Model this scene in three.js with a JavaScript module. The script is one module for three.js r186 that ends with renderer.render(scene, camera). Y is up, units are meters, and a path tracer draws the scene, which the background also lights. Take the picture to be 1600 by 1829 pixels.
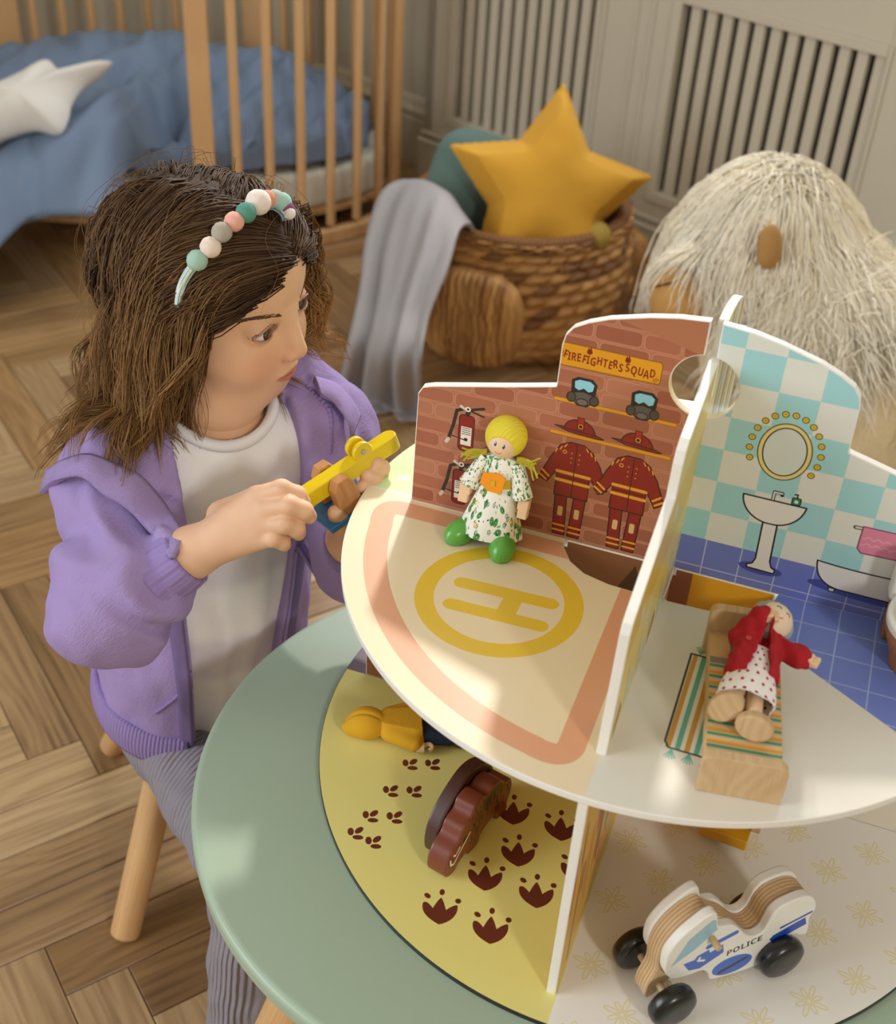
import * as THREE from 'three';
import { RoundedBoxGeometry } from 'three/addons/geometries/RoundedBoxGeometry.js';
import { mergeGeometries, mergeVertices, toCreasedNormals } from 'three/addons/utils/BufferGeometryUtils.js';
import { ImprovedNoise } from 'three/addons/math/ImprovedNoise.js';
import { RectAreaLightUniformsLib } from 'three/addons/lights/RectAreaLightUniformsLib.js';

// ---------------------------------------------------------------- camera, sky, sun, windows, exposure
const scene = new THREE.Scene();
const FPX = 2264.3, IW = 1600, IH = 1829;
const camera = new THREE.PerspectiveCamera(2 * Math.atan(IH / 2 / FPX) * 180 / Math.PI, IW / IH, 0.05, 40);
camera.rotation.order = 'YXZ';
camera.position.set(0, 1.396, 0);
camera.rotation.set(-0.632, 0, 0.064);
camera.focus = 1.12;
camera.userData.fStop = 6.2;
camera.updateMatrixWorld(true);
const renderer = new THREE.WebGLRenderer({ antialias: true });
renderer.toneMapping = THREE.LinearToneMapping;
renderer.toneMappingExposure = 1.03;
renderer.shadowMap.enabled = true;
RectAreaLightUniformsLib.init();
scene.background = new THREE.Color(0.75, 0.86, 1.0);
scene.backgroundIntensity = 1.2;

const V = (x, y, z) => new THREE.Vector3(x, y, z);
const sun = new THREE.DirectionalLight(new THREE.Color(1.0, 0.93, 0.84), 2.1);
{
  const d = V(-0.18, -0.735, 0.98).normalize();
  sun.target.position.set(0.1, 0.6, -1.0);
  sun.position.copy(sun.target.position).addScaledVector(d, -6);
  sun.shadow.radius = 6;
  sun.castShadow = true;
  sun.shadow.mapSize.set(2048, 2048);
  Object.assign(sun.shadow.camera, { left: -2.5, right: 2.5, top: 2.5, bottom: -2.5, near: 0.5, far: 12 });
  scene.add(sun, sun.target);
}
function windowLight(x, y, z, w, h, tx, ty, tz, color, intensity) {
  const l = new THREE.RectAreaLight(color, intensity, w, h);
  l.position.set(x, y, z); l.lookAt(tx, ty, tz); l.castShadow = true; scene.add(l);
  return l;
}
// the window above the radiator cover, the narrow window behind the camera, the tall window on the left
const WK = V(-0.43, 0, -3.9), WE = V(Math.cos(0.7156), 0, Math.sin(0.7156)), WN = V(-Math.sin(0.7156), 0, Math.cos(0.7156));   // corner, run and inner normal of the radiator wall
const onWall = (s, y, off = 0) => WK.clone().addScaledVector(WE, s).addScaledVector(WN, off).setY(y);
const WIN1 = { s0: 0.55, s1: 2.25, y0: 1.08, y1: 3.0 }, WIN2 = { x0: 1.42, x1: 1.95, y0: 1.95, y1: 3.0 }, WIN3 = { z0: -0.7, z1: 1.1, y0: 0.75, y1: 2.8 };
{
  const p = onWall(1.4, 2.04, -0.02), q = p.clone().add(WN);
  windowLight(p.x, p.y, p.z, 1.66, 1.88, q.x, q.y, q.z, new THREE.Color(0.86, 0.93, 1.0), 3.4);
  windowLight(1.685, 2.475, 2.42, 0.36, 0.7, 0.2, 0.7, -0.85, new THREE.Color(1.0, 0.98, 0.95), 50);
  windowLight(-3.02, 1.775, 0.2, 1.76, 2.0, 0.0, 1.2, 0.2, new THREE.Color(0.88, 0.94, 1.0), 5.6);
}

// ---------------------------------------------------------------- helpers
function rng(seed) { let a = seed >>> 0; return () => { a = (a + 0x6d2b79f5) >>> 0; let t = Math.imul(a ^ (a >>> 15), 1 | a); t = (t + Math.imul(t ^ (t >>> 7), 61 | t)) ^ t; return ((t ^ (t >>> 14)) >>> 0) / 4294967296; }; }
const perlin = new ImprovedNoise();
const noise = (x, y, z) => perlin.noise(x, y, z);
const mix = (a, b, t) => a + (b - a) * t, clamp = (x, a, b) => Math.min(b, Math.max(a, x));
const sstep = (a, b, x) => { const t = clamp((x - a) / (b - a), 0, 1); return t * t * (3 - 2 * t); };
const CAM = camera.matrixWorld.clone();
// a point of the room seen at pixel (px, py), at a depth along the view axis / on a horizontal plane
const ray = (px, py) => V((px - IW / 2) / FPX, -(py - IH / 2) / FPX, -1);
function at(px, py, depth) { return ray(px, py).multiplyScalar(depth).applyMatrix4(CAM); }
function onY(px, py, y) { const o = camera.position, d = ray(px, py).transformDirection(CAM); return o.clone().addScaledVector(d, (y - o.y) / d.y); }

const used = new Map();
function numbered(name) { const n = used.get(name) ?? 0; used.set(name, n + 1); return n ? name + '_' + String(n).padStart(3, '0') : name; }
function info(o, label, category, group, kind) {
  if (label) o.userData.label = label;
  if (category) o.userData.category = category;
  if (group) o.userData.group = group;
  if (kind) o.userData.kind = kind;
  return o;
}
function shade(o) { o.castShadow = true; o.receiveShadow = true; return o; }
function obj(name, geo, mat, parent = scene) {
  const g = Array.isArray(geo) ? merge(geo) : geo;
  const m = shade(new THREE.Mesh(g, mat));
  m.name = parent === scene ? numbered(name) : name;
  parent.add(m);
  return m;
}
function thing(name, label, category, p = [0, 0, 0], turn = 0, group) {
  const o = new THREE.Group();
  o.name = numbered(name); scene.add(o);
  o.position.set(...p); o.rotation.y = turn;
  return info(o, label, category, group);
}
function struct(name, geo, mat, parent = scene) { const m = obj(name, geo, mat, parent); if (parent === scene) m.userData.kind = 'structure'; return m; }
function clean(g) {
  let h = g.index ? g.toNonIndexed() : g.clone();
  for (const k of Object.keys(h.attributes)) if (!['position', 'normal', 'uv', 'color'].includes(k)) h.deleteAttribute(k);
  if (!h.attributes.normal) h.computeVertexNormals();
  if (!h.attributes.uv) h.setAttribute('uv', new THREE.BufferAttribute(new Float32Array(h.attributes.position.count * 2), 2));
  h.clearGroups?.();
  return h;
}
function merge(list) {
  if (list.length === 1) return list[0];
  const c = list.map(clean), anyC = c.some((g) => g.attributes.color);
  for (const g of c) if (anyC && !g.attributes.color) g.setAttribute('color', new THREE.BufferAttribute(new Float32Array(g.attributes.position.count * 3).fill(1), 3));
  return mergeGeometries(c, false);
}
const box = (w, h, d, x = 0, y = 0, z = 0, r = 0) => (r ? new RoundedBoxGeometry(w, h, d, 2, Math.min(r, w / 2.01, h / 2.01, d / 2.01)) : new THREE.BoxGeometry(w, h, d)).translate(x, y, z);
function tube(pts, r, seg = 24, rad = 8, closed = false) { return new THREE.TubeGeometry(new THREE.CatmullRomCurve3(pts, closed), seg, r, rad, closed); }
// round bar between two points, with a radius at either end and softened ends
function bar(a, b, r0, r1 = r0, seg = 20, round = 0.15) {
  const L = a.distanceTo(b), e = Math.min(r0, r1) * round;
  const p = [[0, 0], [r0 - e, 0], [r0 - e * 0.3, e * 0.3], [r0, e], [r1, L - e], [r1 - e * 0.3, L - e * 0.3], [r1 - e, L], [0, L]].map((q) => new THREE.Vector2(Math.max(0, q[0]), q[1]));
  const g = new THREE.LatheGeometry(p, seg);
  g.applyMatrix4(new THREE.Matrix4().compose(a, new THREE.Quaternion().setFromUnitVectors(V(0, 1, 0), b.clone().sub(a).normalize()), V(1, 1, 1)));
  return g;
}
function lathe(pts, seg = 40) { return new THREE.LatheGeometry(pts.map((q) => new THREE.Vector2(q[0], q[1])), seg); }
function smoothShape(pts, closed = true, n = 80) { const c = new THREE.CatmullRomCurve3(pts.map((q) => V(q[0], q[1], 0)), closed, 'centripetal'); return new THREE.Shape(c.getPoints(n).map((q) => new THREE.Vector2(q.x, q.y))); }
function polyShape(pts) { return new THREE.Shape(pts.map((q) => new THREE.Vector2(q[0], q[1]))); }
// a plate of thickness t lying between z = -t/2 and t/2, with a small bevel; uv of the faces are metres
function plate(shape, t, bevel = 0.0006, curve = 24, seg = 2) {
  const g = new THREE.ExtrudeGeometry(shape, { depth: Math.max(1e-5, t - 2 * bevel), bevelEnabled: bevel > 0, bevelThickness: bevel, bevelSize: bevel, bevelOffset: -bevel, bevelSegments: seg, curveSegments: curve });
  g.translate(0, 0, -t / 2 + bevel);
  return g;
}
const flat = (g) => g.rotateX(-Math.PI / 2);
// uv in metres by the dominant direction of each face
function boxUV(g0, along = 0, ox = 0, oy = 0) {
  const g = g0.index ? g0.toNonIndexed() : g0, p = g.attributes.position, uv = new Float32Array(p.count * 2);
  const a = V(), b = V(), c = V();
  for (let i = 0; i < p.count; i += 3) {
    a.fromBufferAttribute(p, i); b.fromBufferAttribute(p, i + 1); c.fromBufferAttribute(p, i + 2);
    const n = b.clone().sub(a).cross(c.clone().sub(a)), q = [Math.abs(n.x), Math.abs(n.y), Math.abs(n.z)], k = q.indexOf(Math.max(...q));
    [a, b, c].forEach((v, j) => { const w = k === 0 ? [v.z, v.y] : k === 1 ? [v.x, v.z] : [v.x, v.y]; if (along) w.reverse(); uv[(i + j) * 2] = w[0] + ox; uv[(i + j) * 2 + 1] = w[1] + oy; });
  }
  g.setAttribute('uv', new THREE.BufferAttribute(uv, 2));
  return g;
}
function cyl(r0, r1, h, seg = 32) { return new THREE.CylinderGeometry(r1, r0, h, seg); }

// ---------------------------------------------------------------- textures and materials
function canvasTex(w, h, draw, wrap = false) {
  const c = document.createElement('canvas'); c.width = w; c.height = h;
  draw(c.getContext('2d'), w, h);
  const t = new THREE.CanvasTexture(c);
  t.colorSpace = THREE.SRGBColorSpace; t.magFilter = THREE.LinearFilter;
  if (wrap) t.wrapS = t.wrapT = THREE.RepeatWrapping;
  return t;
}
function dataTex(w, h, f, srgb = true) {
  const d = new Uint8Array(w * h * 4);
  for (let y = 0; y < h; y++) for (let x = 0; x < w; x++) { const c = f(x / w, y / h, x, y), o = (y * w + x) * 4; if (typeof c === 'number') d[o] = d[o + 1] = d[o + 2] = clamp(c, 0, 255); else { d[o] = clamp(c[0], 0, 255); d[o + 1] = clamp(c[1], 0, 255); d[o + 2] = clamp(c[2], 0, 255); } d[o + 3] = 255; }
  const t = new THREE.DataTexture(d, w, h);
  t.magFilter = THREE.LinearFilter; t.minFilter = THREE.LinearFilter; t.wrapS = t.wrapT = THREE.RepeatWrapping;
  if (srgb) t.colorSpace = THREE.SRGBColorSpace;
  t.needsUpdate = true;
  return t;
}
// value noise that repeats over the unit square
function tileNoise(seed) {
  const N = 256, r = rng(seed), v = new Float32Array(N * N); for (let i = 0; i < v.length; i++) v[i] = r();
  return (u, w, fx, fy) => {
    const x = u * fx, y = w * fy, xi = Math.floor(x), yi = Math.floor(y), a = x - xi, b = y - yi, s = a * a * (3 - 2 * a), t = b * b * (3 - 2 * b);
    const g = (i, j) => v[(((j % fy) + fy) % fy % N) * N + (((i % fx) + fx) % fx % N)];
    return mix(mix(g(xi, yi), g(xi + 1, yi), s), mix(g(xi, yi + 1), g(xi + 1, yi + 1), s), t);
  };
}
// wood grain that runs along v
function woodTex(w, h, base, dark, seed, fine = 90, streak = 0.5, figure = 6) {
  const n = tileNoise(seed), m = tileNoise(seed + 7);
  return dataTex(w, h, (u, v) => {
    const warp = (m(u, v, 3, 4) - 0.5) * 0.35;
    const ring = 0.5 + 0.5 * Math.sin((u + warp) * figure * 6.283 * 2 + m(u, v, 5, 2) * 4);
    const pore = Math.pow(n(u, v, fine, 7), 3) * streak + n(u, v, fine * 2, 22) * 0.18;
    const k = clamp(ring * 0.28 + pore * 0.75 + (m(u, v, 4, 3) - 0.5) * 0.5, 0, 1);
    return [mix(base[0], dark[0], k), mix(base[1], dark[1], k), mix(base[2], dark[2], k)];
  });
}
const std = (o) => new THREE.MeshStandardMaterial(o);
const phys = (o) => new THREE.MeshPhysicalMaterial(o);
const rep = (t, u, v) => { const c = t.clone(); c.repeat.set(u, v); c.needsUpdate = true; return c; };
const weaveTex = (() => { const n = tileNoise(5); return dataTex(256, 256, (u, v) => 128 + 55 * Math.sin(u * 6.283 * 40) * Math.sin(v * 6.283 * 40) + (n(u, v, 64, 64) - 0.5) * 110, false); })();
const fuzzTex = (() => { const n = tileNoise(9), m = tileNoise(11); return dataTex(256, 256, (u, v) => 255 * (0.55 * n(u, v, 90, 90) + 0.3 * m(u, v, 40, 40) + 0.15 * n(u, v, 12, 12)), false); })();
const ribTex = (() => { const n = tileNoise(15); return dataTex(256, 64, (u, v) => 255 * (0.5 + 0.42 * Math.sin(u * 6.283 * 16)) * (0.8 + 0.2 * n(u, v, 64, 32)), false); })();
const beechTex = woodTex(256, 512, [222, 180, 128], [196, 144, 92], 21, 80, 0.55, 3);
const paleWoodTex = woodTex(256, 512, [214, 184, 142], [188, 152, 106], 33, 90, 0.5, 3);
const M = {
  wall: std({ color: 0xc9c0ab, roughness: 0.85, bumpMap: rep(fuzzTex, 6, 6), bumpScale: 0.0006 }),
  trim: std({ color: 0xcdc4ae, roughness: 0.55 }),
  cover: std({ color: 0xcfc7b4, roughness: 0.5 }),
  ceiling: std({ color: 0xe8e4da, roughness: 0.9 }),
  darkGap: std({ color: 0x14110e, roughness: 0.9 }),
  shadowWood: std({ color: 0x2a1c10, roughness: 0.9 }),
  beech: std({ map: rep(beechTex, 6, 3), roughness: 0.5 }),
  paleWood: std({ map: rep(paleWoodTex, 14, 7), roughness: 0.6 }),
  green: phys({ color: 0xa6bba5, roughness: 0.42, clearcoat: 0.15, clearcoatRoughness: 0.5 }),
  whiteEdge: std({ color: 0xf1eee6, roughness: 0.45 }),
  blackPaint: phys({ color: 0x0c0c0d, roughness: 0.32, clearcoat: 0.4, clearcoatRoughness: 0.25 }),
};
// ---------------------------------------------------------------- free-form shapes
// surface of f < 0 inside a box, as one smooth mesh (surface nets)
function netMesh(f, lo, hi, cell, colorOf) {
  const n = [0, 1, 2].map((k) => Math.ceil((hi.getComponent(k) - lo.getComponent(k)) / cell) + 1), [nx, ny, nz] = n;
  const F = new Float32Array(nx * ny * nz);
  for (let z = 0, i = 0; z < nz; z++) for (let y = 0; y < ny; y++) for (let x = 0; x < nx; x++, i++) F[i] = f(lo.x + x * cell, lo.y + y * cell, lo.z + z * cell);
  const id = new Int32Array(nx * ny * nz).fill(-1), pos = [], idx = [], E = [[0, 1], [0, 2], [0, 4], [1, 3], [1, 5], [2, 3], [2, 6], [3, 7], [4, 5], [4, 6], [5, 7], [6, 7]];
  const off = [0, 1, nx, nx + 1, nx * ny, nx * ny + 1, nx * ny + nx, nx * ny + nx + 1];
  for (let z = 0; z < nz - 1; z++) for (let y = 0; y < ny - 1; y++) for (let x = 0; x < nx - 1; x++) {
    const b = x + nx * (y + ny * z); let m = 0;
    for (let k = 0; k < 8; k++) if (F[b + off[k]] < 0) m |= 1 << k;
    if (m === 0 || m === 255) continue;
    let sx = 0, sy = 0, sz = 0, c = 0;
    for (const [p, q] of E) { if (((m >> p) & 1) === ((m >> q) & 1)) continue; const a = F[b + off[p]], d = F[b + off[q]], t = a / (a - d); sx += (p & 1) + t * ((q & 1) - (p & 1)); sy += ((p >> 1) & 1) + t * (((q >> 1) & 1) - ((p >> 1) & 1)); sz += (p >> 2) + t * ((q >> 2) - (p >> 2)); c++; }
    id[b] = pos.length / 3; pos.push(lo.x + (x + sx / c) * cell, lo.y + (y + sy / c) * cell, lo.z + (z + sz / c) * cell);
  }
  const ax = [1, nx, nx * ny];
  for (let z = 1; z < nz - 1; z++) for (let y = 1; y < ny - 1; y++) for (let x = 1; x < nx - 1; x++) {
    const b = x + nx * (y + ny * z), s = F[b] < 0;
    for (let k = 0; k < 3; k++) {
      if (s === F[b + ax[k]] < 0) continue;
      const u = ax[(k + 1) % 3], v = ax[(k + 2) % 3], q = [id[b - u - v], id[b - v], id[b], id[b - u]];
      if (q.some((i) => i < 0)) continue;
      if (s) idx.push(q[0], q[1], q[2], q[0], q[2], q[3]); else idx.push(q[0], q[2], q[1], q[0], q[3], q[2]);
    }
  }
  const N = new Float32Array(pos.length), e = cell * 0.5;
  for (let i = 0; i < pos.length; i += 3) {
    const [x, y, z] = [pos[i], pos[i + 1], pos[i + 2]];
    let gx = f(x + e, y, z) - f(x - e, y, z), gy = f(x, y + e, z) - f(x, y - e, z), gz = f(x, y, z + e) - f(x, y, z - e); const l = Math.hypot(gx, gy, gz) || 1;
    gx /= l; gy /= l; gz /= l; N[i] = gx; N[i + 1] = gy; N[i + 2] = gz;
    const d = clamp(f(x, y, z), -cell * 0.6, cell * 0.6); pos[i] -= gx * d * 0.8; pos[i + 1] -= gy * d * 0.8; pos[i + 2] -= gz * d * 0.8;
  }
  const g = new THREE.BufferGeometry();
  g.setAttribute('position', new THREE.Float32BufferAttribute(pos, 3)); g.setAttribute('normal', new THREE.BufferAttribute(N, 3)); g.setIndex(idx);
  const uv = new Float32Array(pos.length / 3 * 2); for (let i = 0; i < pos.length / 3; i++) { uv[i * 2] = (pos[i * 3] * 0.8 + pos[i * 3 + 2] * 0.6) * 8; uv[i * 2 + 1] = (pos[i * 3 + 1] + (pos[i * 3 + 2] * 0.8 - pos[i * 3] * 0.6) * 0.35) * 8; } g.setAttribute('uv', new THREE.BufferAttribute(uv, 2));
  if (colorOf) { const C = new Float32Array(pos.length), c = new THREE.Color(); for (let i = 0; i < pos.length; i += 3) { colorOf(c, pos[i], pos[i + 1], pos[i + 2], N[i], N[i + 1], N[i + 2]); C[i] = c.r; C[i + 1] = c.g; C[i + 2] = c.b; } g.setAttribute('color', new THREE.BufferAttribute(C, 3)); }
  return g;
}
const smin = (a, b, k) => { const h = Math.max(k - Math.abs(a - b), 0) / k; return Math.min(a, b) - h * h * k * 0.25; };
const smax = (a, b, k) => -smin(-a, -b, k);
// distance to a tapered capsule / to an ellipsoid
function cone(x, y, z, a, b, ra, rb) {
  const bx = b.x - a.x, by = b.y - a.y, bz = b.z - a.z, px = x - a.x, py = y - a.y, pz = z - a.z;
  const t = clamp((px * bx + py * by + pz * bz) / (bx * bx + by * by + bz * bz || 1), 0, 1), dx = px - bx * t, dy = py - by * t, dz = pz - bz * t;
  return Math.sqrt(dx * dx + dy * dy + dz * dz) - (ra + (rb - ra) * t);
}
function egg(x, y, z, c, rx, ry, rz) { const a = (x - c.x) / rx, b = (y - c.y) / ry, d = (z - c.z) / rz, k = Math.sqrt(a * a + b * b + d * d), q = Math.sqrt((a / rx) ** 2 + (b / ry) ** 2 + (d / rz) ** 2); return q < 1e-9 ? -Math.min(rx, ry, rz) : (k * (k - 1)) / q; }
const grad = (f, p, e = 0.002) => V(f(p.x + e, p.y, p.z) - f(p.x - e, p.y, p.z), f(p.x, p.y + e, p.z) - f(p.x, p.y - e, p.z), f(p.x, p.y, p.z + e) - f(p.x, p.y, p.z - e)).normalize();

// a sheet of thickness t: f(u, v) -> point, u and v in 0..1
function sheet(nu, nv, f, t, uvScale = 1) {
  const P = [], W = nu + 1, p = [], uv = [], idx = [];
  for (let j = 0; j <= nv; j++) for (let i = 0; i <= nu; i++) P.push(f(i / nu, j / nv));
  const N = P.map((q, k) => { const i = k % W, j = (k - i) / W, a = P[j * W + Math.min(i + 1, nu)].clone().sub(P[j * W + Math.max(i - 1, 0)]), b = P[Math.min(j + 1, nv) * W + i].clone().sub(P[Math.max(j - 1, 0) * W + i]); return a.cross(b).normalize(); });
  for (const s of [0.5, -0.5]) P.forEach((q, k) => { const r = q.clone().addScaledVector(N[k], s * t); p.push(r.x, r.y, r.z); const i = k % W, j = (k - i) / W; uv.push(i / nu * uvScale, j / nv * uvScale); });
  const o = P.length, quad = (a, b, c, d) => idx.push(a, b, c, a, c, d);
  for (let j = 0; j < nv; j++) for (let i = 0; i < nu; i++) { const a = j * W + i; quad(a, a + 1, a + W + 1, a + W); quad(o + a, o + a + W, o + a + W + 1, o + a + 1); }
  for (let i = 0; i < nu; i++) { quad(i, o + i, o + i + 1, i + 1); const a = nv * W + i; quad(a, a + 1, o + a + 1, o + a); }
  for (let j = 0; j < nv; j++) { const a = j * W; quad(a, a + W, o + a + W, o + a); const b = a + nu; quad(b, o + b, o + b + W, b + W); }
  const g = new THREE.BufferGeometry(); g.setAttribute('position', new THREE.Float32BufferAttribute(p, 3)); g.setAttribute('uv', new THREE.Float32BufferAttribute(uv, 2)); g.setIndex(idx); g.computeVertexNormals();
  return g;
}
// a stuffed cushion: outline r(angle) in the xy plane, filled to a height H at the middle on either side
function puff(rOf, H, rings = 22, seg = 160, pow = 2.0, bump = 0) {
  const p = [], uv = [], idx = [];
  for (const s of [1, -1]) for (let j = 0; j <= rings; j++) for (let i = 0; i < seg; i++) {
    const a = i / seg * Math.PI * 2, t = Math.sin(j / rings * Math.PI / 2), r = rOf(a) * t, x = Math.cos(a) * r, y = Math.sin(a) * r;
    p.push(x, y, s * H * (Math.pow(Math.max(0, 1 - Math.pow(t, pow)), 0.62) + bump * noise(x * 14, y * 14, s * 3) * (1 - t * t))); uv.push(x * 10, y * 10);
  }
  const L = (rings + 1) * seg;
  for (const s of [0, 1]) for (let j = 0; j < rings; j++) for (let i = 0; i < seg; i++) { const a = s * L + j * seg + i, b = s * L + j * seg + (i + 1) % seg, c = a + seg, d = b + seg; if (s) idx.push(a, b, d, a, d, c); else idx.push(a, d, b, a, c, d); }
  const g = new THREE.BufferGeometry(); g.setAttribute('position', new THREE.Float32BufferAttribute(p, 3)); g.setAttribute('uv', new THREE.Float32BufferAttribute(uv, 2)); g.setIndex(idx);
  const h = mergeVertices(g.deleteAttribute('normal'), 1e-6); h.computeVertexNormals(); return h;
}
function starR(R0, inner) { // a five-pointed star with rounded tips and softened hollows
  const raw = (a) => { const k = ((a - Math.PI / 2) / (Math.PI * 2 / 5)), f = Math.abs(k - Math.round(k)) * 2, ang = f * Math.PI / 5, x1 = R0 * inner * Math.cos(Math.PI / 5), y1 = R0 * inner * Math.sin(Math.PI / 5), c = Math.cos(ang), s = Math.sin(ang); return (R0 * y1) / (c * y1 + s * (R0 - x1)); };
  return (a) => { let r = 0, w = 0; for (let k = -4; k <= 4; k++) { const q = 1 - Math.abs(k) / 5; r += raw(a + k * 0.035) * q; w += q; } const k = ((a - Math.PI / 2) / (Math.PI * 2 / 5)), f = Math.abs(k - Math.round(k)) * 2; return mix(Math.min(raw(a), R0 * 0.975), r / w, sstep(0.15, 0.55, f)); };
}
// many thin strands gathered in one geometry
class Strands {
  constructor() { this.p = []; this.n = []; this.c = []; this.i = []; }
  add(pts, w0, w1, c0, c1) {
    const S = 3, base = this.p.length / 3, up = V(0.3, 0.2, 0.93).normalize();
    for (let k = 0; k < pts.length; k++) {
      const d = pts[Math.min(k + 1, pts.length - 1)].clone().sub(pts[Math.max(k - 1, 0)]).normalize(), a = d.clone().cross(up).normalize(), b = a.clone().cross(d), t = k / (pts.length - 1), w = mix(w0, w1, t) * (k === pts.length - 1 ? 0.15 : 1);
      for (let s = 0; s < S; s++) { const g = s / S * 6.2832, q = a.clone().multiplyScalar(Math.cos(g)).addScaledVector(b, Math.sin(g)); this.p.push(pts[k].x + q.x * w, pts[k].y + q.y * w, pts[k].z + q.z * w); this.n.push(q.x, q.y, q.z); this.c.push(mix(c0.r, c1.r, t), mix(c0.g, c1.g, t), mix(c0.b, c1.b, t)); }
      if (k) for (let s = 0; s < S; s++) { const o = base + (k - 1) * S, e = (s + 1) % S; this.i.push(o + s, o + S + e, o + e, o + s, o + S + s, o + S + e); }
    }
  }
  geometry() { const g = new THREE.BufferGeometry(); g.setAttribute('position', new THREE.Float32BufferAttribute(this.p, 3)); g.setAttribute('normal', new THREE.Float32BufferAttribute(this.n, 3)); g.setAttribute('color', new THREE.Float32BufferAttribute(this.c, 3)); g.setAttribute('uv', new THREE.Float32BufferAttribute(new Float32Array(this.p.length / 3 * 2), 2)); g.setIndex(this.i); return g; }
}
// a strand that leaves its root along dir, sinks with gravity and stays outside the body f
function drape(f, root, dir, len, steps, opt = {}) {
  const { gravity = 0.25, clear = 0.004, wave = 0, freq = 9, phase = 0, side = V(1, 0, 0), keep = 0, stick = 0, guard = null, ramp = 0 } = opt, pts = [root.clone()], h = len / steps, d = dir.clone(), p = root.clone();
  for (let k = 0; k < steps; k++) {
    d.lerp(V(0, -1, 0), ramp ? gravity * sstep(0, ramp, k / steps) + 0.02 : gravity).normalize(); p.addScaledVector(d, h);
    const v = f(p.x, p.y, p.z);
    if (v < clear) { const g = grad(f, p); p.addScaledVector(g, clear - v); if (!keep) { d.addScaledVector(g, Math.max(0, -d.dot(g)) * 0.9).normalize(); } }
    else if (k / steps < stick && v < 0.05) p.addScaledVector(grad(f, p), -(v - clear) * 0.85);
    if (guard) guard(p, d);
    const t = (k + 1) / steps; pts.push(p.clone().addScaledVector(side, wave * t * Math.sin(freq * t * 3.0 + phase)));
  }
  return pts;
}
// ---------------------------------------------------------------- the room
const CEIL = 3.2, ROOM = [[-3, -3.9], [-0.43, -3.9], [WK.x + 4.6 * WE.x, WK.z + 4.6 * WE.z], [WK.x + 4.6 * WE.x, 2.5], [-3, 2.5]];
// a wall of thickness 0.18 outside the line a-b, with one rectangular opening (s0, s1, y0, y1)
function wallGeo(a, b, hole) {
  const L = Math.hypot(b[0] - a[0], b[1] - a[1]), t = 0.18, parts = [];
  const piece = (s0, s1, y0, y1) => { if (s1 > s0 && y1 > y0) parts.push(new THREE.BoxGeometry(s1 - s0, y1 - y0, t).translate((s0 + s1) / 2, (y0 + y1) / 2, -t / 2)); };
  if (hole) { piece(-0.1, hole[0], 0, CEIL); piece(hole[1], L + 0.1, 0, CEIL); piece(hole[0], hole[1], 0, hole[2]); piece(hole[0], hole[1], hole[3], CEIL); } else piece(-0.1, L + 0.1, 0, CEIL);
  const g = boxUV(merge(parts));
  g.rotateY(-Math.atan2(b[1] - a[1], b[0] - a[0])).translate(a[0], 0, a[1]);
  return g;
}
struct('wall_back', wallGeo(ROOM[0], ROOM[1]), M.wall);
struct('wall_right', wallGeo(ROOM[1], ROOM[2], [WIN1.s0, WIN1.s1, WIN1.y0, WIN1.y1]), M.wall);
struct('wall_side', wallGeo(ROOM[2], ROOM[3]), M.wall);
{ const x1 = ROOM[3][0]; struct('wall_rear', wallGeo(ROOM[3], ROOM[4], [x1 - WIN2.x1, x1 - WIN2.x0, WIN2.y0, WIN2.y1]), M.wall); }
struct('wall_left', wallGeo(ROOM[4], ROOM[0], [2.5 - WIN3.z1, 2.5 - WIN3.z0, WIN3.y0, WIN3.y1]), M.wall);
struct('ceiling', flat(plate(polyShape(ROOM.map((q) => [q[0] * 1.08, -q[1] * 1.08])), 0.12, 0)).translate(0, CEIL + 0.06, 0), M.ceiling);
// window frames with their bars
function windowFrame(n, w, h, place) {
  const g = [], f = 0.06;
  for (const s of [-1, 1]) { g.push(box(f, h, 0.07, s * (w - f) / 2, 0, 0)); g.push(box(w, f, 0.07, 0, s * (h - f) / 2, 0)); }
  g.push(box(0.035, h, 0.05)); g.push(box(w, 0.035, 0.05, 0, h * 0.18, 0));
  const m = struct('window_' + n, g, M.trim); place(m); return m;
}
windowFrame(1, WIN1.s1 - WIN1.s0, WIN1.y1 - WIN1.y0, (m) => { m.position.copy(onWall((WIN1.s0 + WIN1.s1) / 2, (WIN1.y0 + WIN1.y1) / 2, -0.12)); m.rotation.y = -0.7156; });
windowFrame(2, WIN2.x1 - WIN2.x0, WIN2.y1 - WIN2.y0, (m) => m.position.set((WIN2.x0 + WIN2.x1) / 2, (WIN2.y0 + WIN2.y1) / 2, 2.62));
windowFrame(3, WIN3.z1 - WIN3.z0, WIN3.y1 - WIN3.y0, (m) => { m.position.set(-3.12, (WIN3.y0 + WIN3.y1) / 2, (WIN3.z0 + WIN3.z1) / 2); m.rotation.y = Math.PI / 2; });
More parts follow.
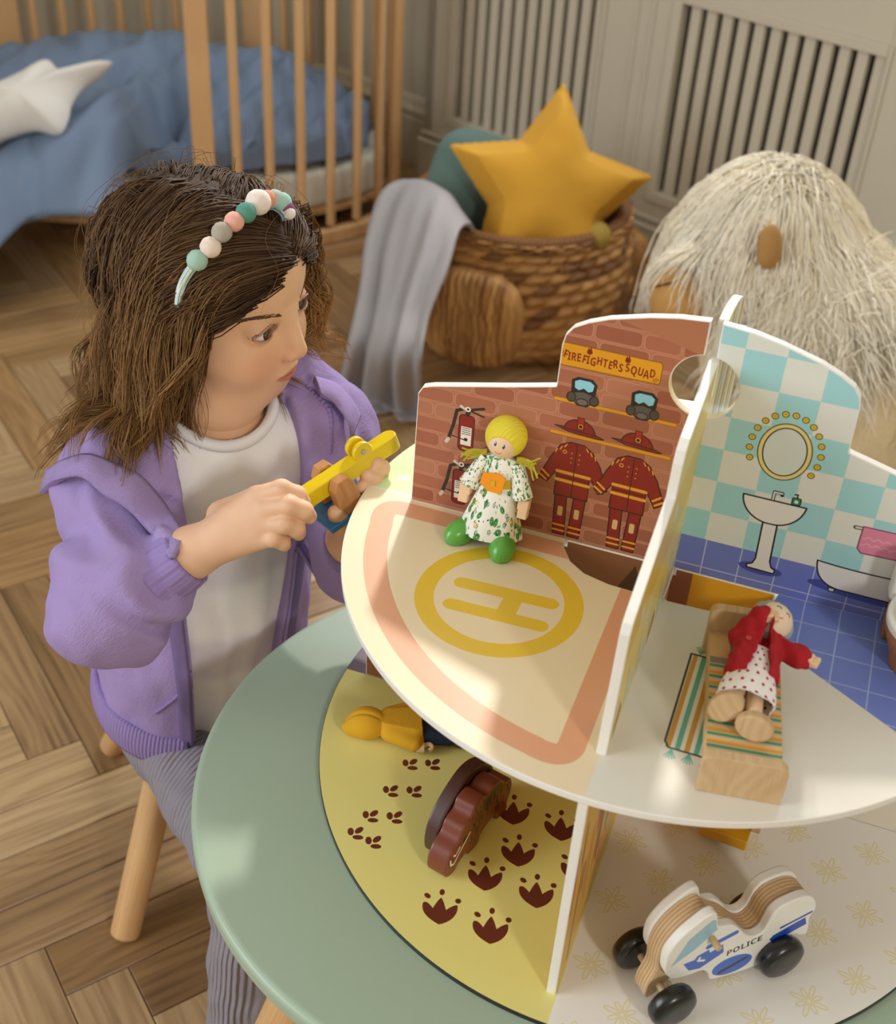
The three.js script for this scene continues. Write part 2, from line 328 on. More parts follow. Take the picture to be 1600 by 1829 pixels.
// baseboards: a moulded profile run along the wall
const boardProfile = [[0, 0], [0.022, 0], [0.022, 0.128], [0.019, 0.136], [0.019, 0.142], [0.024, 0.149], [0.023, 0.158], [0.014, 0.168], [0.012, 0.182], [0.006, 0.192], [0, 0.194]];
function baseboard(name, a, b) {
  const L = Math.hypot(b[0] - a[0], b[1] - a[1]);
  const g = new THREE.ExtrudeGeometry(polyShape(boardProfile), { depth: L, bevelEnabled: false });
  g.applyMatrix4(new THREE.Matrix4().makeBasis(V(-(b[1] - a[1]) / L, 0, (b[0] - a[0]) / L), V(0, 1, 0), V((b[0] - a[0]) / L, 0, (b[1] - a[1]) / L)).setPosition(a[0], 0, a[1]));
  if (g.attributes.position && new THREE.Matrix4().makeBasis(V(-(b[1] - a[1]) / L, 0, (b[0] - a[0]) / L), V(0, 1, 0), V((b[0] - a[0]) / L, 0, (b[1] - a[1]) / L)).determinant() < 0) { const ix = g.index; if (!ix) { const p = g.attributes.position; for (let i = 0; i < p.count; i += 3) for (let c = 0; c < 3; c++) { const t = p.array[(i + 1) * 3 + c]; p.array[(i + 1) * 3 + c] = p.array[(i + 2) * 3 + c]; p.array[(i + 2) * 3 + c] = t; } } g.computeVertexNormals(); }
  return struct(name, g, M.trim);
}
baseboard('baseboard_back', [-3, -3.9], [-0.43, -3.9]);
{ const a = onWall(0, 0), b = onWall(0.478, 0); baseboard('baseboard_right', [a.x, a.z], [b.x, b.z]); }

// floor: dark joints below, oak planks laid in herringbone, each with its own chamfer
const floorSlab = struct('floor', flat(plate(polyShape(ROOM.map((q) => [q[0] * 1.06, -q[1] * 1.06])), 0.1, 0)).translate(0, -0.0535, 0), M.shadowWood);
{
  const W = 0.0785, n = 6, L = W * n, ang = Math.atan2(0.154, 0.223), U = V(Math.cos(ang), 0, -Math.sin(ang)), Wv = V(Math.sin(ang), 0, Math.cos(ang)), O = V(-0.358, 0, -0.917);
  const oak = [0, 1, 2, 3].map((k) => woodTex(256, 1024, [[188, 156, 114], [178, 146, 104], [200, 170, 128], [168, 134, 94]][k], [[132, 102, 68], [122, 94, 62], [150, 118, 82], [112, 84, 54]][k], 50 + k * 13, 46, 0.75, 2.2 + k * 0.7));
  const tints = [0xffffff, 0xe9e2d8, 0xfaf0e2, 0xd8cbbb, 0xf4e6d2];
  const mats = []; for (const t of oak) for (const c of tints) mats.push(phys({ map: t, color: c, roughness: 0.38, clearcoat: 0.12, clearcoatRoughness: 0.35 }));
  const variants = [0, 1, 2, 3, 4].map((k) => {
    const l = L / 2 - 0.0006, w = W / 2 - 0.0006, c = 0.0012, p = [], uv = [], idx = [];
    const v = (x, y, z) => { p.push(x, y, z); uv.push(z / 0.16 + 0.5 + k * 0.37, x / 0.62 + k * 0.231); return p.length / 3 - 1; };
    const ring = (a, b, y) => [v(-a, y, -b), v(-a, y, b), v(a, y, b), v(a, y, -b)];
    const top = ring(l - c, w - c, 0), mid = ring(l, w, -c), low = ring(l, w, -0.0035);
    idx.push(top[0], top[1], top[2], top[0], top[2], top[3]);
    const t2 = ring(l - c, w - c, 0);
    for (let i = 0; i < 4; i++) { const j = (i + 1) % 4; idx.push(t2[i], mid[i], mid[j], t2[i], mid[j], t2[j], mid[i], low[i], low[j], mid[i], low[j], mid[j]); }
    const g = new THREE.BufferGeometry(); g.setAttribute('position', new THREE.Float32BufferAttribute(p, 3)); g.setAttribute('uv', new THREE.Float32BufferAttribute(uv, 2)); g.setIndex(idx);
    const h = g.toNonIndexed(); h.computeVertexNormals(); return h;
  });
  const wide = ROOM.map((q) => [q[0] * 1.1, q[1] * 1.09]), inside = (x, z) => { let r = false; for (let i = 0, j = wide.length - 1; i < wide.length; j = i++) { const [xi, zi] = wide[i], [xj, zj] = wide[j]; if ((zi > z) !== (zj > z) && x < ((xj - xi) * (z - zi)) / (zj - zi) + xi) r = !r; } return r; };
  const inView = (q) => { const c = q.clone().applyMatrix4(CAM.clone().invert()); if (c.z > -0.2) return 0; const px = 800 - c.x / c.z * FPX, py = 914.5 + c.y / c.z * FPX; return px > -60 && px < 1660 && py > -60 && py < 1890 ? -1 / c.z : 0; };
  const hidden = (q) => { const c = q.clone().applyMatrix4(CAM.clone().invert()), px = 800 - c.x / c.z * FPX; return px > 760 ? 0.5 : 1; };
  const list = [], r = rng(77);
  for (let i = -70; i <= 70; i++) for (let j = -70; j <= 70; j++) {
    const t = (((i - j) % (2 * n)) + 2 * n) % (2 * n);
    let c, turn;
    if (t === 0) { c = [i + n / 2, j + 0.5]; turn = 0; } else if (t === 2 * n - 1) { c = [i + 0.5, j + n / 2]; turn = 1; } else continue;
    const q = O.clone().addScaledVector(U, c[0] * W).addScaledVector(Wv, c[1] * W);
    if (!inside(q.x, q.z)) { r(); r(); continue; }
    list.push({ q, turn, v: Math.floor(r() * 5), m: Math.floor(r() * mats.length), see: inView(q) * hidden(q) });
  }
  list.sort((a, b) => b.see - a.see);
  const rest = [];
  list.forEach((o, k) => {
    const rot = ang + (o.turn ? -Math.PI / 2 : 0);
    if (k < 290) { const m = new THREE.Mesh(variants[o.v], mats[o.m]); m.name = 'plank'; m.position.copy(o.q).sub(floorSlab.position); m.rotation.y = rot; shade(m); floorSlab.add(m); }
    else rest.push(variants[o.v].clone().rotateY(rot).translate(o.q.x, 0, o.q.z));
  });
  const m = obj('planks_beyond', rest, mats[0], floorSlab); m.userData.kind = 'stuff';
}

// radiator cover with two grilles of upright slats
{
  const t = thing('radiator_cover', 'cream panelled radiator cover with two grilles of upright slats along the wall', 'radiator cover', [WK.x, 0, WK.z], -0.7156);
  const S0 = 0.478, S1 = 3.3, D = 0.1, top = 0.86, gy0 = 0.215, gy1 = 0.66;
  const P = (s0, s1, y0, y1, z0, z1, r = 0.002) => box(s1 - s0, y1 - y0, z1 - z0, (s0 + s1) / 2, (y0 + y1) / 2, (z0 + z1) / 2, r);
  const holes = [[0.585, 1.045], [1.262, 1.765], [1.985, 2.49], [2.71, 3.2]];
  const frame = [P(S0, holes[0][0], 0, top, D - 0.03, D), P(holes[3][1], S1, 0, top, D - 0.03, D), P(S0, S0 + 0.03, 0, top, 0.003, D)];
  holes.forEach((h, k) => { frame.push(P(h[0], h[1], 0, gy0, D - 0.03, D), P(h[0], h[1], gy1, top, D - 0.03, D)); if (k) frame.push(P(holes[k - 1][1], h[0], 0, top, D - 0.03, D)); });
  obj('frame', frame, M.cover, t);
  obj('back_panel', P(S0 + 0.03, S1, 0.02, top - 0.02, 0.004, 0.012), M.darkGap, t);
  obj('top_shelf', P(S0 - 0.02, S1, top, top + 0.03, 0.003, D + 0.025, 0.006), M.cover, t);
  const pl = [P(S0 - 0.012, S1, 0, 0.118, D, D + 0.014), P(S0 - 0.014, S1, 0.118, 0.132, D, D + 0.018, 0.005), P(S0 - 0.006, S1, 0.142, 0.152, D, D + 0.010, 0.004)];
  obj('plinth', pl, M.cover, t);
  holes.forEach((h) => {
    const w = 0.026, e = [P(h[0] - w, h[0], gy0 - w, gy1 + w, D, D + 0.007, 0.003), P(h[1], h[1] + w * 0.4, gy0 - w, gy1 + w, D, D + 0.007, 0.003), P(h[0], h[1], gy0 - w, gy0, D, D + 0.007, 0.003), P(h[0], h[1], gy1, gy1 + w, D, D + 0.007, 0.003)];
    obj('grille_frame', e, M.cover, t);
    const slat = box(0.0262, gy1 - gy0, 0.02, 0, (gy0 + gy1) / 2, D - 0.014, 0.003), N = Math.round((h[1] - h[0]) / 0.0408);
    for (let k = 0; k < N; k++) { const m = obj('slat', slat, M.cover, t); m.position.x = h[0] + 0.0065 + (k + 0.62) * ((h[1] - h[0] - 0.0065) / N); }
  });
  for (const s of [1.135, 1.18]) obj('moulding', P(s, s + 0.012, 0.155, top - 0.02, D, D + 0.005, 0.002), M.cover, t);
}
// ---------------------------------------------------------------- the low table and the stool
{
  const t = thing('play_table', 'low sage green children\'s table with rounded top carrying the round dollhouse', 'table', [0.25, 0, -0.81]);
  const s = new THREE.Shape(), r = 0.309, x0 = 0.09 - 0.25, x1 = 0.43 - 0.25;
  s.absarc(x1, 0, r, -Math.PI / 2, Math.PI / 2, false); s.absarc(x0, 0, r, Math.PI / 2, Math.PI * 1.5, false);
  const top = plate(s, 0.022, 0.007, 64, 5);
  obj('tabletop', flat(top).translate(0, 0.484, 0), M.green, t);
  for (const [ax, az, bx, bz] of [[-0.315, 0.12, -0.47, 0.155], [-0.20, -0.20, -0.255, -0.27], [0.30, 0.17, 0.40, 0.26], [0.30, -0.17, 0.40, -0.26]]) obj('leg', bar(V(bx, 0, bz), V(ax, 0.474, az), 0.019, 0.027, 24), M.beech, t);
}
{
  const t = thing('stool', 'low round stool with sage green seat and round beech legs under the girl', 'stool', [-0.285, 0, -1.175]);
  obj('seat', lathe([[0, 0.184], [0.118, 0.184], [0.128, 0.188], [0.132, 0.196], [0.128, 0.204], [0.118, 0.209], [0, 0.209]], 48), M.green, t);
  for (const [x, z] of [[-0.088, 0.216], [-0.183, -0.098], [0.088, -0.216], [0.183, 0.098]]) obj('leg', bar(V(x, 0, z), V(x * 0.55, 0.1845, z * 0.55), 0.0185, 0.0205, 24, 0.3), M.beech, t);
}

// ---------------------------------------------------------------- the dollhouse
const R = 0.28, HOUSE = V(0.192, 0.4951, -0.855), HT = -0.314, DECK0 = 0.005, DECK1 = 0.235;
// a point of the dollhouse: x and z in radii of the upper deck, y in radii above deck 0 or 1
const onDeck = (deck, x, y, z) => V(x * R, (deck ? DECK1 : DECK0) + y * R, z * R).applyAxisAngle(V(0, 1, 0), HT).add(HOUSE);
function printTex(x0, x1, y0, y1, px, draw, flip = true) {
  const s = px / (x1 - x0), t = canvasTex(px, Math.round((y1 - y0) * s), (c) => {
    if (flip) c.setTransform(s, 0, 0, -s, -x0 * s, y1 * s); else c.setTransform(s, 0, 0, s, -x0 * s, -y0 * s);
    c.lineJoin = c.lineCap = 'round'; draw(c);
  });
  t.wrapS = t.wrapT = THREE.ClampToEdgeWrapping;
  t.repeat.set(1 / ((x1 - x0) * R), 1 / ((y1 - y0) * R));
  t.offset.set(-x0 / (x1 - x0), flip ? -y0 / (y1 - y0) : y1 / (y1 - y0));
  return t;
}
const dot = (c, x, y, r, fill) => { c.fillStyle = fill; c.beginPath(); c.arc(x, y, r, 0, 7); c.fill(); };
const line = (c, pts, w, col, close) => { c.strokeStyle = col; c.lineWidth = w; c.beginPath(); pts.forEach((p, i) => (i ? c.lineTo(p[0], p[1]) : c.moveTo(p[0], p[1]))); if (close) c.closePath(); c.stroke(); };
const fill = (c, pts, col, edge, w = 0.004) => { c.fillStyle = col; c.beginPath(); pts.forEach((p, i) => (i ? c.lineTo(p[0], p[1]) : c.moveTo(p[0], p[1]))); c.closePath(); c.fill(); if (edge) { c.strokeStyle = edge; c.lineWidth = w; c.stroke(); } };
const oval = (c, x, y, rx, ry, rot, col, edge, w = 0.004) => { c.beginPath(); c.ellipse(x, y, rx, ry, rot, 0, 7); if (col) { c.fillStyle = col; c.fill(); } if (edge) { c.strokeStyle = edge; c.lineWidth = w; c.stroke(); } };
function words(c, s, x, y, size, col, turn = 0, jitter = 0, spread = 1) {
  const r = rng(s.length * 7 + 1); c.save(); c.translate(x, y); c.rotate(turn); c.scale(1, -1); c.fillStyle = col; c.textBaseline = 'alphabetic';
  const k = 0.01; c.scale(k * spread, k); c.font = 'bold ' + (size / k) + 'px sans-serif';
  let w = 0; for (const ch of s) w += c.measureText(ch).width;
  let p = -w / 2;
  for (const ch of s) { c.save(); c.translate(p, (r() - 0.5) * jitter * size / k); c.rotate((r() - 0.5) * jitter * 1.2); c.fillText(ch, 0, 0); c.restore(); p += c.measureText(ch).width; }
  c.restore();
}
const INK = '#2a1512';
const wallPrint = printTex(-0.87, 0.87, -0.01, 0.87, 2048, (c) => {
  // left half: brick fire station
  c.fillStyle = '#b0745a'; c.fillRect(-1, -0.1, 1, 1);
  const r = rng(4);
  for (let j = -1; j < 16; j++) {
    let x = -0.9 + (j % 2) * 0.055;
    while (x < 0) { const w = 0.1 + r() * 0.05, y = 0.012 + j * 0.0535; c.beginPath(); c.roundRect(x, y, w - 0.007, 0.0465, 0.014); c.fillStyle = r() < 0.75 ? ['#a2614a', '#a8674f', '#9d5c45'][Math.floor(r() * 3)] : '#b0745a'; c.fill(); c.strokeStyle = 'rgba(210,150,122,0.5)'; c.lineWidth = 0.0035; c.stroke(); x += w; }
  }
  c.fillStyle = '#b07253'; c.beginPath(); c.moveTo(-0.3, 0.79); c.lineTo(0, 0.72); c.lineTo(0, 0.86); c.lineTo(-0.3, 0.86); c.fill();
  // sign
  c.save(); c.beginPath(); c.moveTo(-0.418, 0.677); c.lineTo(-0.13, 0.677); c.quadraticCurveTo(-0.122, 0.675, -0.122, 0.665); c.lineTo(-0.122, 0.615); c.quadraticCurveTo(-0.124, 0.607, -0.134, 0.608); c.lineTo(-0.416, 0.604); c.closePath(); c.fillStyle = '#dd9a1c'; c.fill(); c.strokeStyle = '#8a5a12'; c.lineWidth = 0.003; c.stroke(); c.restore();
  words(c, 'FIREFIGHTERS SQUAD', -0.272, 0.622, 0.036, '#7c1a14', -0.02, 0.30, 0.72);
  for (const x of [-0.33, -0.22]) { dot(c, x, 0.662, 0.008, '#7c1a14'); fill(c, [[x - 0.007, 0.664], [x - 0.004, 0.676], [x, 0.668], [x + 0.002, 0.681], [x + 0.007, 0.665]], '#7c1a14'); }
  for (const k of [0, 1, 2]) { line(c, [[-0.412 + k * 0.003, 0.652 - k * 0.009], [-0.404, 0.647 - k * 0.005]], 0.002, '#7c1a14'); line(c, [[-0.127 - k * 0.005, 0.621 - k * 0.004], [-0.135 - k * 0.004, 0.626 - k * 0.003]], 0.002, '#7c1a14'); }
  for (const y of [0.492, 0.379]) { line(c, [[-0.412, y], [-0.06, y]], 0.0135, '#8a5a12'); line(c, [[-0.412, y], [-0.06, y]], 0.0105, '#e09a1e'); }
  for (const x of [-0.333, -0.157]) { // breathing masks
    fill(c, [[x - 0.038, 0.565], [x - 0.02, 0.577], [x + 0.022, 0.577], [x + 0.038, 0.562], [x + 0.036, 0.525], [x + 0.01, 0.51], [x - 0.012, 0.51], [x - 0.036, 0.526]], '#23211f');
    fill(c, [[x - 0.03, 0.562], [x - 0.016, 0.57], [x + 0.018, 0.57], [x + 0.031, 0.56], [x + 0.028, 0.538], [x + 0.014, 0.532], [x, 0.541], [x - 0.014, 0.532], [x - 0.028, 0.539]], '#8ed0e6', '#1a1817', 0.003);
    fill(c, [[x - 0.033, 0.524], [x, 0.532], [x + 0.033, 0.524], [x + 0.03, 0.5], [x + 0.014, 0.485], [x - 0.014, 0.485], [x - 0.03, 0.5]], '#5c5552', '#1a1817', 0.003);
    for (const s of [-1, 1]) oval(c, x + s * 0.034, 0.508, 0.013, 0.016, 0, '#4a4442', '#1a1817', 0.003);
    oval(c, x, 0.497, 0.017, 0.011, 0, '#6f6763', '#1a1817', 0.003);
  }
  for (const x of [-0.331, -0.159]) { // helmets
    fill(c, [[x - 0.074, 0.403], [x - 0.045, 0.404], [x + 0.055, 0.396], [x + 0.076, 0.389], [x + 0.06, 0.386], [x - 0.03, 0.39]], '#8c1f1a', INK, 0.003);
    c.beginPath(); c.moveTo(x - 0.045, 0.4); c.bezierCurveTo(x - 0.04, 0.45, x + 0.04, 0.45, x + 0.05, 0.395); c.closePath(); c.fillStyle = '#8c1f1a'; c.fill(); c.strokeStyle = INK; c.lineWidth = 0.003; c.stroke();
    fill(c, [[x - 0.006, 0.404], [x - 0.008, 0.445], [x + 0.012, 0.445], [x + 0.014, 0.402]], '#a62a22', INK, 0.002); dot(c, x + 0.003, 0.415, 0.008, '#d89a2a'); dot(c, x + 0.003, 0.415, 0.005, '#1c1210');
  }
  const suit = (x) => {
    fill(c, [[x - 0.02, 0.355], [x + 0.022, 0.354], [x + 0.05, 0.335], [x + 0.078, 0.29], [x + 0.108, 0.215], [x + 0.082, 0.195], [x + 0.05, 0.25], [x + 0.052, 0.16], [x - 0.052, 0.16], [x - 0.05, 0.25], [x - 0.078, 0.2], [x - 0.105, 0.212], [x - 0.075, 0.29], [x - 0.048, 0.34]], '#8a1d1b', INK, 0.0035);
    for (const s of [-1, 1]) {
      fill(c, [[x + s * 0.011, 0.16], [x + s * 0.048, 0.16], [x + s * 0.042, 0.015], [x + s * 0.005, 0.015]], '#8a1d1b', INK, 0.0035);
      for (const y of [0.05, 0.03]) line(c, [[x + s * 0.008, y], [x + s * 0.042, y]], 0.007, '#e3a233');
      c.fillStyle = '#d8b878'; c.beginPath(); c.roundRect(x + s * 0.026 - 0.008, 0.085, 0.016, 0.036, 0.005); c.fill();
      for (const k of [0, 1]) line(c, [[x + s * (0.104 - k * 0.008), 0.222 + k * 0.016], [x + s * (0.082 - k * 0.008), 0.206 + k * 0.014]], 0.007, '#e3a233');
      for (const k of [0, 1, 2]) line(c, [[x + s * (0.03 + k * 0.014), 0.345 - k * 0.011], [x + s * (0.036 + k * 0.013), 0.335 - k * 0.012]], 0.004, '#e3a233');
    }
    for (const y of [0.244, 0.214]) line(c, [[x - 0.05, y + 0.002], [x + 0.05, y]], 0.011, '#e3a233');
    line(c, [[x - 0.05, 0.23], [x + 0.05, 0.228]], 0.007, '#6c1412');
    line(c, [[x + 0.001, 0.352], [x + 0.002, 0.165]], 0.0025, INK); dot(c, x - 0.034, 0.318, 0.007, '#e3a233'); dot(c, x - 0.034, 0.318, 0.004, '#8a1d1b');
    for (let k = 0; k < 3; k++) for (const s of [-1, 1]) dot(c, x + s * 0.012, 0.318 - k * 0.017, 0.0022, '#e3a233');
  };
  suit(-0.331); suit(-0.158);
  for (const [x, y] of [[-0.675, 0.31], [-0.684, 0.108]]) { // extinguishers
    c.beginPath(); c.roundRect(x - 0.024, y - 0.075, 0.048, 0.128, 0.014); c.fillStyle = '#8a1d20'; c.fill(); c.strokeStyle = INK; c.lineWidth = 0.003; c.stroke();
    c.fillStyle = '#efe9dc'; c.fillRect(x - 0.017, y - 0.055, 0.034, 0.066); for (let k = 0; k < 4; k++) line(c, [[x - 0.013, y + 0.006 - k * 0.007], [x + 0.013, y + 0.006 - k * 0.007]], 0.0022, '#2b2724'); dot(c, x, y - 0.034, 0.006, '#2b1512');
    line(c, [[x - 0.017, y + 0.07], [x - 0.034, y + 0.062], [x - 0.042, y + 0.01], [x - 0.056, y - 0.045]], 0.011, '#2b2724'); line(c, [[x - 0.056, y - 0.045], [x - 0.062, y - 0.056]], 0.012, '#cfc8bd');
    line(c, [[x - 0.045, y - 0.03], [x - 0.005, y - 0.036]], 0.004, '#2b2724'); line(c, [[x, y + 0.055], [x + 0.004, y + 0.07]], 0.014, '#2b2724');
    line(c, [[x + 0.004, y + 0.072], [x + 0.05, y + 0.088]], 0.009, '#2b2724'); line(c, [[x + 0.01, y + 0.07], [x + 0.052, y + 0.06]], 0.006, '#2b2724'); dot(c, x + 0.001, y + 0.074, 0.009, '#efe9dc'); dot(c, x + 0.001, y + 0.074, 0.004, '#2b2724'); line(c, [[x - 0.022, y + 0.08], [x - 0.012, y + 0.074]], 0.009, '#d6d0c6');
  }
  // right half: tiled bathroom
  c.fillStyle = '#e3e6de'; c.fillRect(0, -0.1, 1, 1);
  for (let i = -1; i < 9; i++) for (let j = -1; j < 8; j++) if ((i + j) % 2 === 0) { c.fillStyle = '#a4d9dd'; c.fillRect(Math.max(0, 0.087 + i * 0.111), 0.665 - (j - 1) * 0.108 - 0.108, 0.111 + Math.min(0, 0.087 + i * 0.111), 0.108); }
  c.fillStyle = '#7280ca'; c.fillRect(0, -0.1, 1, 0.232);
  for (let i = 0; i < 9; i++) line(c, [[0.094 + i * 0.1065, -0.05], [0.094 + i * 0.1065, 0.13]], 0.004, '#b9c0e6');
  line(c, [[0, 0.029], [1, 0.031]], 0.004, '#b9c0e6');
  for (let k = 0; k < 15; k++) { const a = (-2.75 - k * 0.29); oval(c, 0.25 + Math.cos(a) * 0.097, 0.49 + Math.sin(a) * 0.117, 0.0088, 0.0088, 0, '#ecd04a', '#6c5a12', 0.003); dot(c, 0.25 + Math.cos(a) * 0.097, 0.49 + Math.sin(a) * 0.117, 0.004, '#c9a41e'); }
  oval(c, 0.25, 0.486, 0.066, 0.084, 0, '#d9e3dc', '#2b2715', 0.017); oval(c, 0.25, 0.486, 0.066, 0.084, 0, null, '#ecd98a', 0.0115); oval(c, 0.25, 0.486, 0.0595, 0.0775, 0, null, '#2b2715', 0.003);
  c.fillStyle = 'rgba(52,58,140,0.7)'; c.beginPath(); c.ellipse(0.262, 0.076, 0.064, 0.02, 0, 0, 7); c.fill();
  c.beginPath(); c.moveTo(0.167, 0.322); c.lineTo(0.346, 0.322); c.bezierCurveTo(0.34, 0.268, 0.3, 0.24, 0.258, 0.24); c.bezierCurveTo(0.21, 0.24, 0.17, 0.272, 0.167, 0.322); c.fillStyle = '#ece9e2'; c.fill(); c.strokeStyle = '#1b1b1d'; c.lineWidth = 0.0045; c.stroke();
  fill(c, [[0.238, 0.241], [0.279, 0.241], [0.284, 0.11], [0.292, 0.09], [0.305, 0.082], [0.302, 0.07], [0.222, 0.072], [0.221, 0.082], [0.236, 0.09], [0.242, 0.11]], '#ece9e2', '#1b1b1d', 0.0045);
  line(c, [[0.25, 0.324], [0.25, 0.352], [0.272, 0.352], [0.272, 0.345]], 0.010, '#1b1b1d'); line(c, [[0.25, 0.326], [0.25, 0.351], [0.272, 0.351]], 0.0055, '#e3e6de');
  c.fillStyle = '#2e8a63'; c.strokeStyle = '#1b1b1d'; c.lineWidth = 0.003; c.beginPath(); c.roundRect(0.302, 0.324, 0.024, 0.024, 0.004); c.fill(); c.stroke(); oval(c, 0.314, 0.335, 0.006, 0.006, 0, '#e3e6de'); line(c, [[0.314, 0.349], [0.314, 0.36], [0.306, 0.358]], 0.004, '#1b1b1d');
  c.fillStyle = 'rgba(52,58,140,0.7)'; c.beginPath(); c.ellipse(0.6, 0.078, 0.2, 0.026, 0, 0, 7); c.fill();
  c.beginPath(); c.moveTo(0.413, 0.158); c.bezierCurveTo(0.416, 0.1, 0.45, 0.072, 0.5, 0.072); c.lineTo(0.75, 0.072); c.bezierCurveTo(0.8, 0.075, 0.82, 0.11, 0.82, 0.17); c.lineTo(0.79, 0.178); c.bezierCurveTo(0.7, 0.15, 0.5, 0.148, 0.413, 0.158); c.fillStyle = '#e9e7e2'; c.fill(); c.strokeStyle = '#1b1b1d'; c.lineWidth = 0.0045; c.stroke();
  fill(c, [[0.462, 0.072], [0.466, 0.06], [0.48, 0.06], [0.481, 0.072]], '#e9e7e2', '#1b1b1d', 0.003);
  line(c, [[0.487, 0.3], [0.65, 0.305]], 0.012, '#1b1b1d'); line(c, [[0.489, 0.3], [0.65, 0.305]], 0.007, '#dcd8d0');
  fill(c, [[0.507, 0.308], [0.635, 0.31], [0.635, 0.232], [0.625, 0.222], [0.52, 0.218], [0.507, 0.232]], '#e58aa6', '#7a3350', 0.0035);
  for (const y of [0.25, 0.272]) { c.strokeStyle = '#f0a9bf'; c.lineWidth = 0.004; c.beginPath(); for (let x = 0.515; x < 0.63; x += 0.004) c.lineTo(x, y + 0.004 * Math.sin(x * 240)); c.stroke(); }
});
const deckPrint = printTex(-1.01, 1.01, -1.01, 1.01, 2048, (c) => {
  c.fillStyle = '#e6e1d2'; c.fillRect(-2, -2, 4, 4);
  c.fillStyle = '#ecd9b4'; c.fillRect(-2, 0, 2, 2);                         // cream helipad quarter
  c.fillStyle = '#e4dfd2'; c.fillRect(0, 0, 2, 2); c.fillStyle = '#cfe6a0'; c.fillRect(-2, -2, 2, 1.99); c.fillStyle = '#cfe0ea'; c.fillRect(0, -2, 2, 1.985);
  for (const [x, y] of [[-0.93, -0.10], [-0.8, -0.14], [-0.87, -0.2], [-0.7, -0.3], [-0.6, -0.12]]) { c.save(); c.translate(x, y); c.rotate(-0.2); c.strokeStyle = '#f6fbe6'; c.lineWidth = 0.006; c.strokeRect(0, 0, 0.03, 0.022); c.strokeRect(0.01, 0.006, 0.014, 0.01); c.restore(); }
  // salmon border: a quarter ring
  c.lineWidth = 0.072; c.strokeStyle = '#e0a27a'; c.beginPath(); c.moveTo(-0.075, 0.05); c.lineTo(-0.075, 0.845); c.quadraticCurveTo(-0.08, 0.905, -0.16, 0.885); for (let a = 1.75; a < 2.98; a += 0.05) c.lineTo(Math.cos(a) * 0.898, Math.sin(a) * 0.898); c.quadraticCurveTo(-0.92, 0.07, -0.85, 0.068); c.lineTo(-0.05, 0.068); c.stroke();
  c.strokeStyle = '#e6c136'; c.lineWidth = 0.056; c.beginPath(); c.arc(-0.428, 0.37, 0.219, 0, 7); c.stroke();
  c.lineWidth = 0.048; c.beginPath(); c.moveTo(-0.553, 0.34); c.lineTo(-0.283, 0.328); c.moveTo(-0.55, 0.444); c.lineTo(-0.283, 0.434); c.stroke(); c.lineWidth = 0.056; c.beginPath(); c.moveTo(-0.39, 0.34); c.lineTo(-0.392, 0.43); c.stroke();
  // blue bathroom floor
  fill(c, [[0.0, 0.0], [0.0, 0.021], [0.705 * 2, 0.461 + 0.705 * 0.624], [2, 0]], '#7488d6');
  c.save(); c.beginPath(); c.moveTo(0, 0); c.lineTo(0, 0.021); c.lineTo(1.41, 0.901); c.lineTo(2, 0); c.clip();
  for (let i = 0; i < 10; i++) { line(c, [[0.203 + i * 0.1045, 0], [0.206 + i * 0.105, 1]], 0.004, '#a9b8ea'); line(c, [[0, 0.113 + i * 0.111], [1.2, 0.11 + i * 0.111]], 0.004, '#a9b8ea'); }
  c.restore();
  // striped rug with tassels
  const x0 = 0.142, x1 = 0.30, z0 = 0.375, z1 = 0.752;
  c.fillStyle = '#f2efe6'; c.fillRect(x0, z0, x1 - x0, z1 - z0);
  for (let k = 0; k < 6; k++) { c.fillStyle = k % 2 ? '#63b8a0' : '#d69c24'; c.fillRect(x0 + 0.006 + k * 0.0245, z0, 0.0135, z1 - z0); }
  line(c, [[x1, z0], [x0, z0], [x0 + 0.002, z1 - 0.02], [x0 + 0.014, z1], [x1, z1]], 0.006, '#20201f');
  for (const z of [z0, z1]) for (let k = 0; k < 4; k++) for (const a of [-0.7, -0.35, 0, 0.35, 0.7]) { const s = z === z0 ? -1 : 1, x = x0 + 0.024 + k * 0.046; line(c, [[x, z + s * 0.004], [x + Math.sin(a) * 0.022, z + s * (0.012 + Math.cos(a) * 0.026)]], 0.0035, '#63b8a0'); }
}, false);
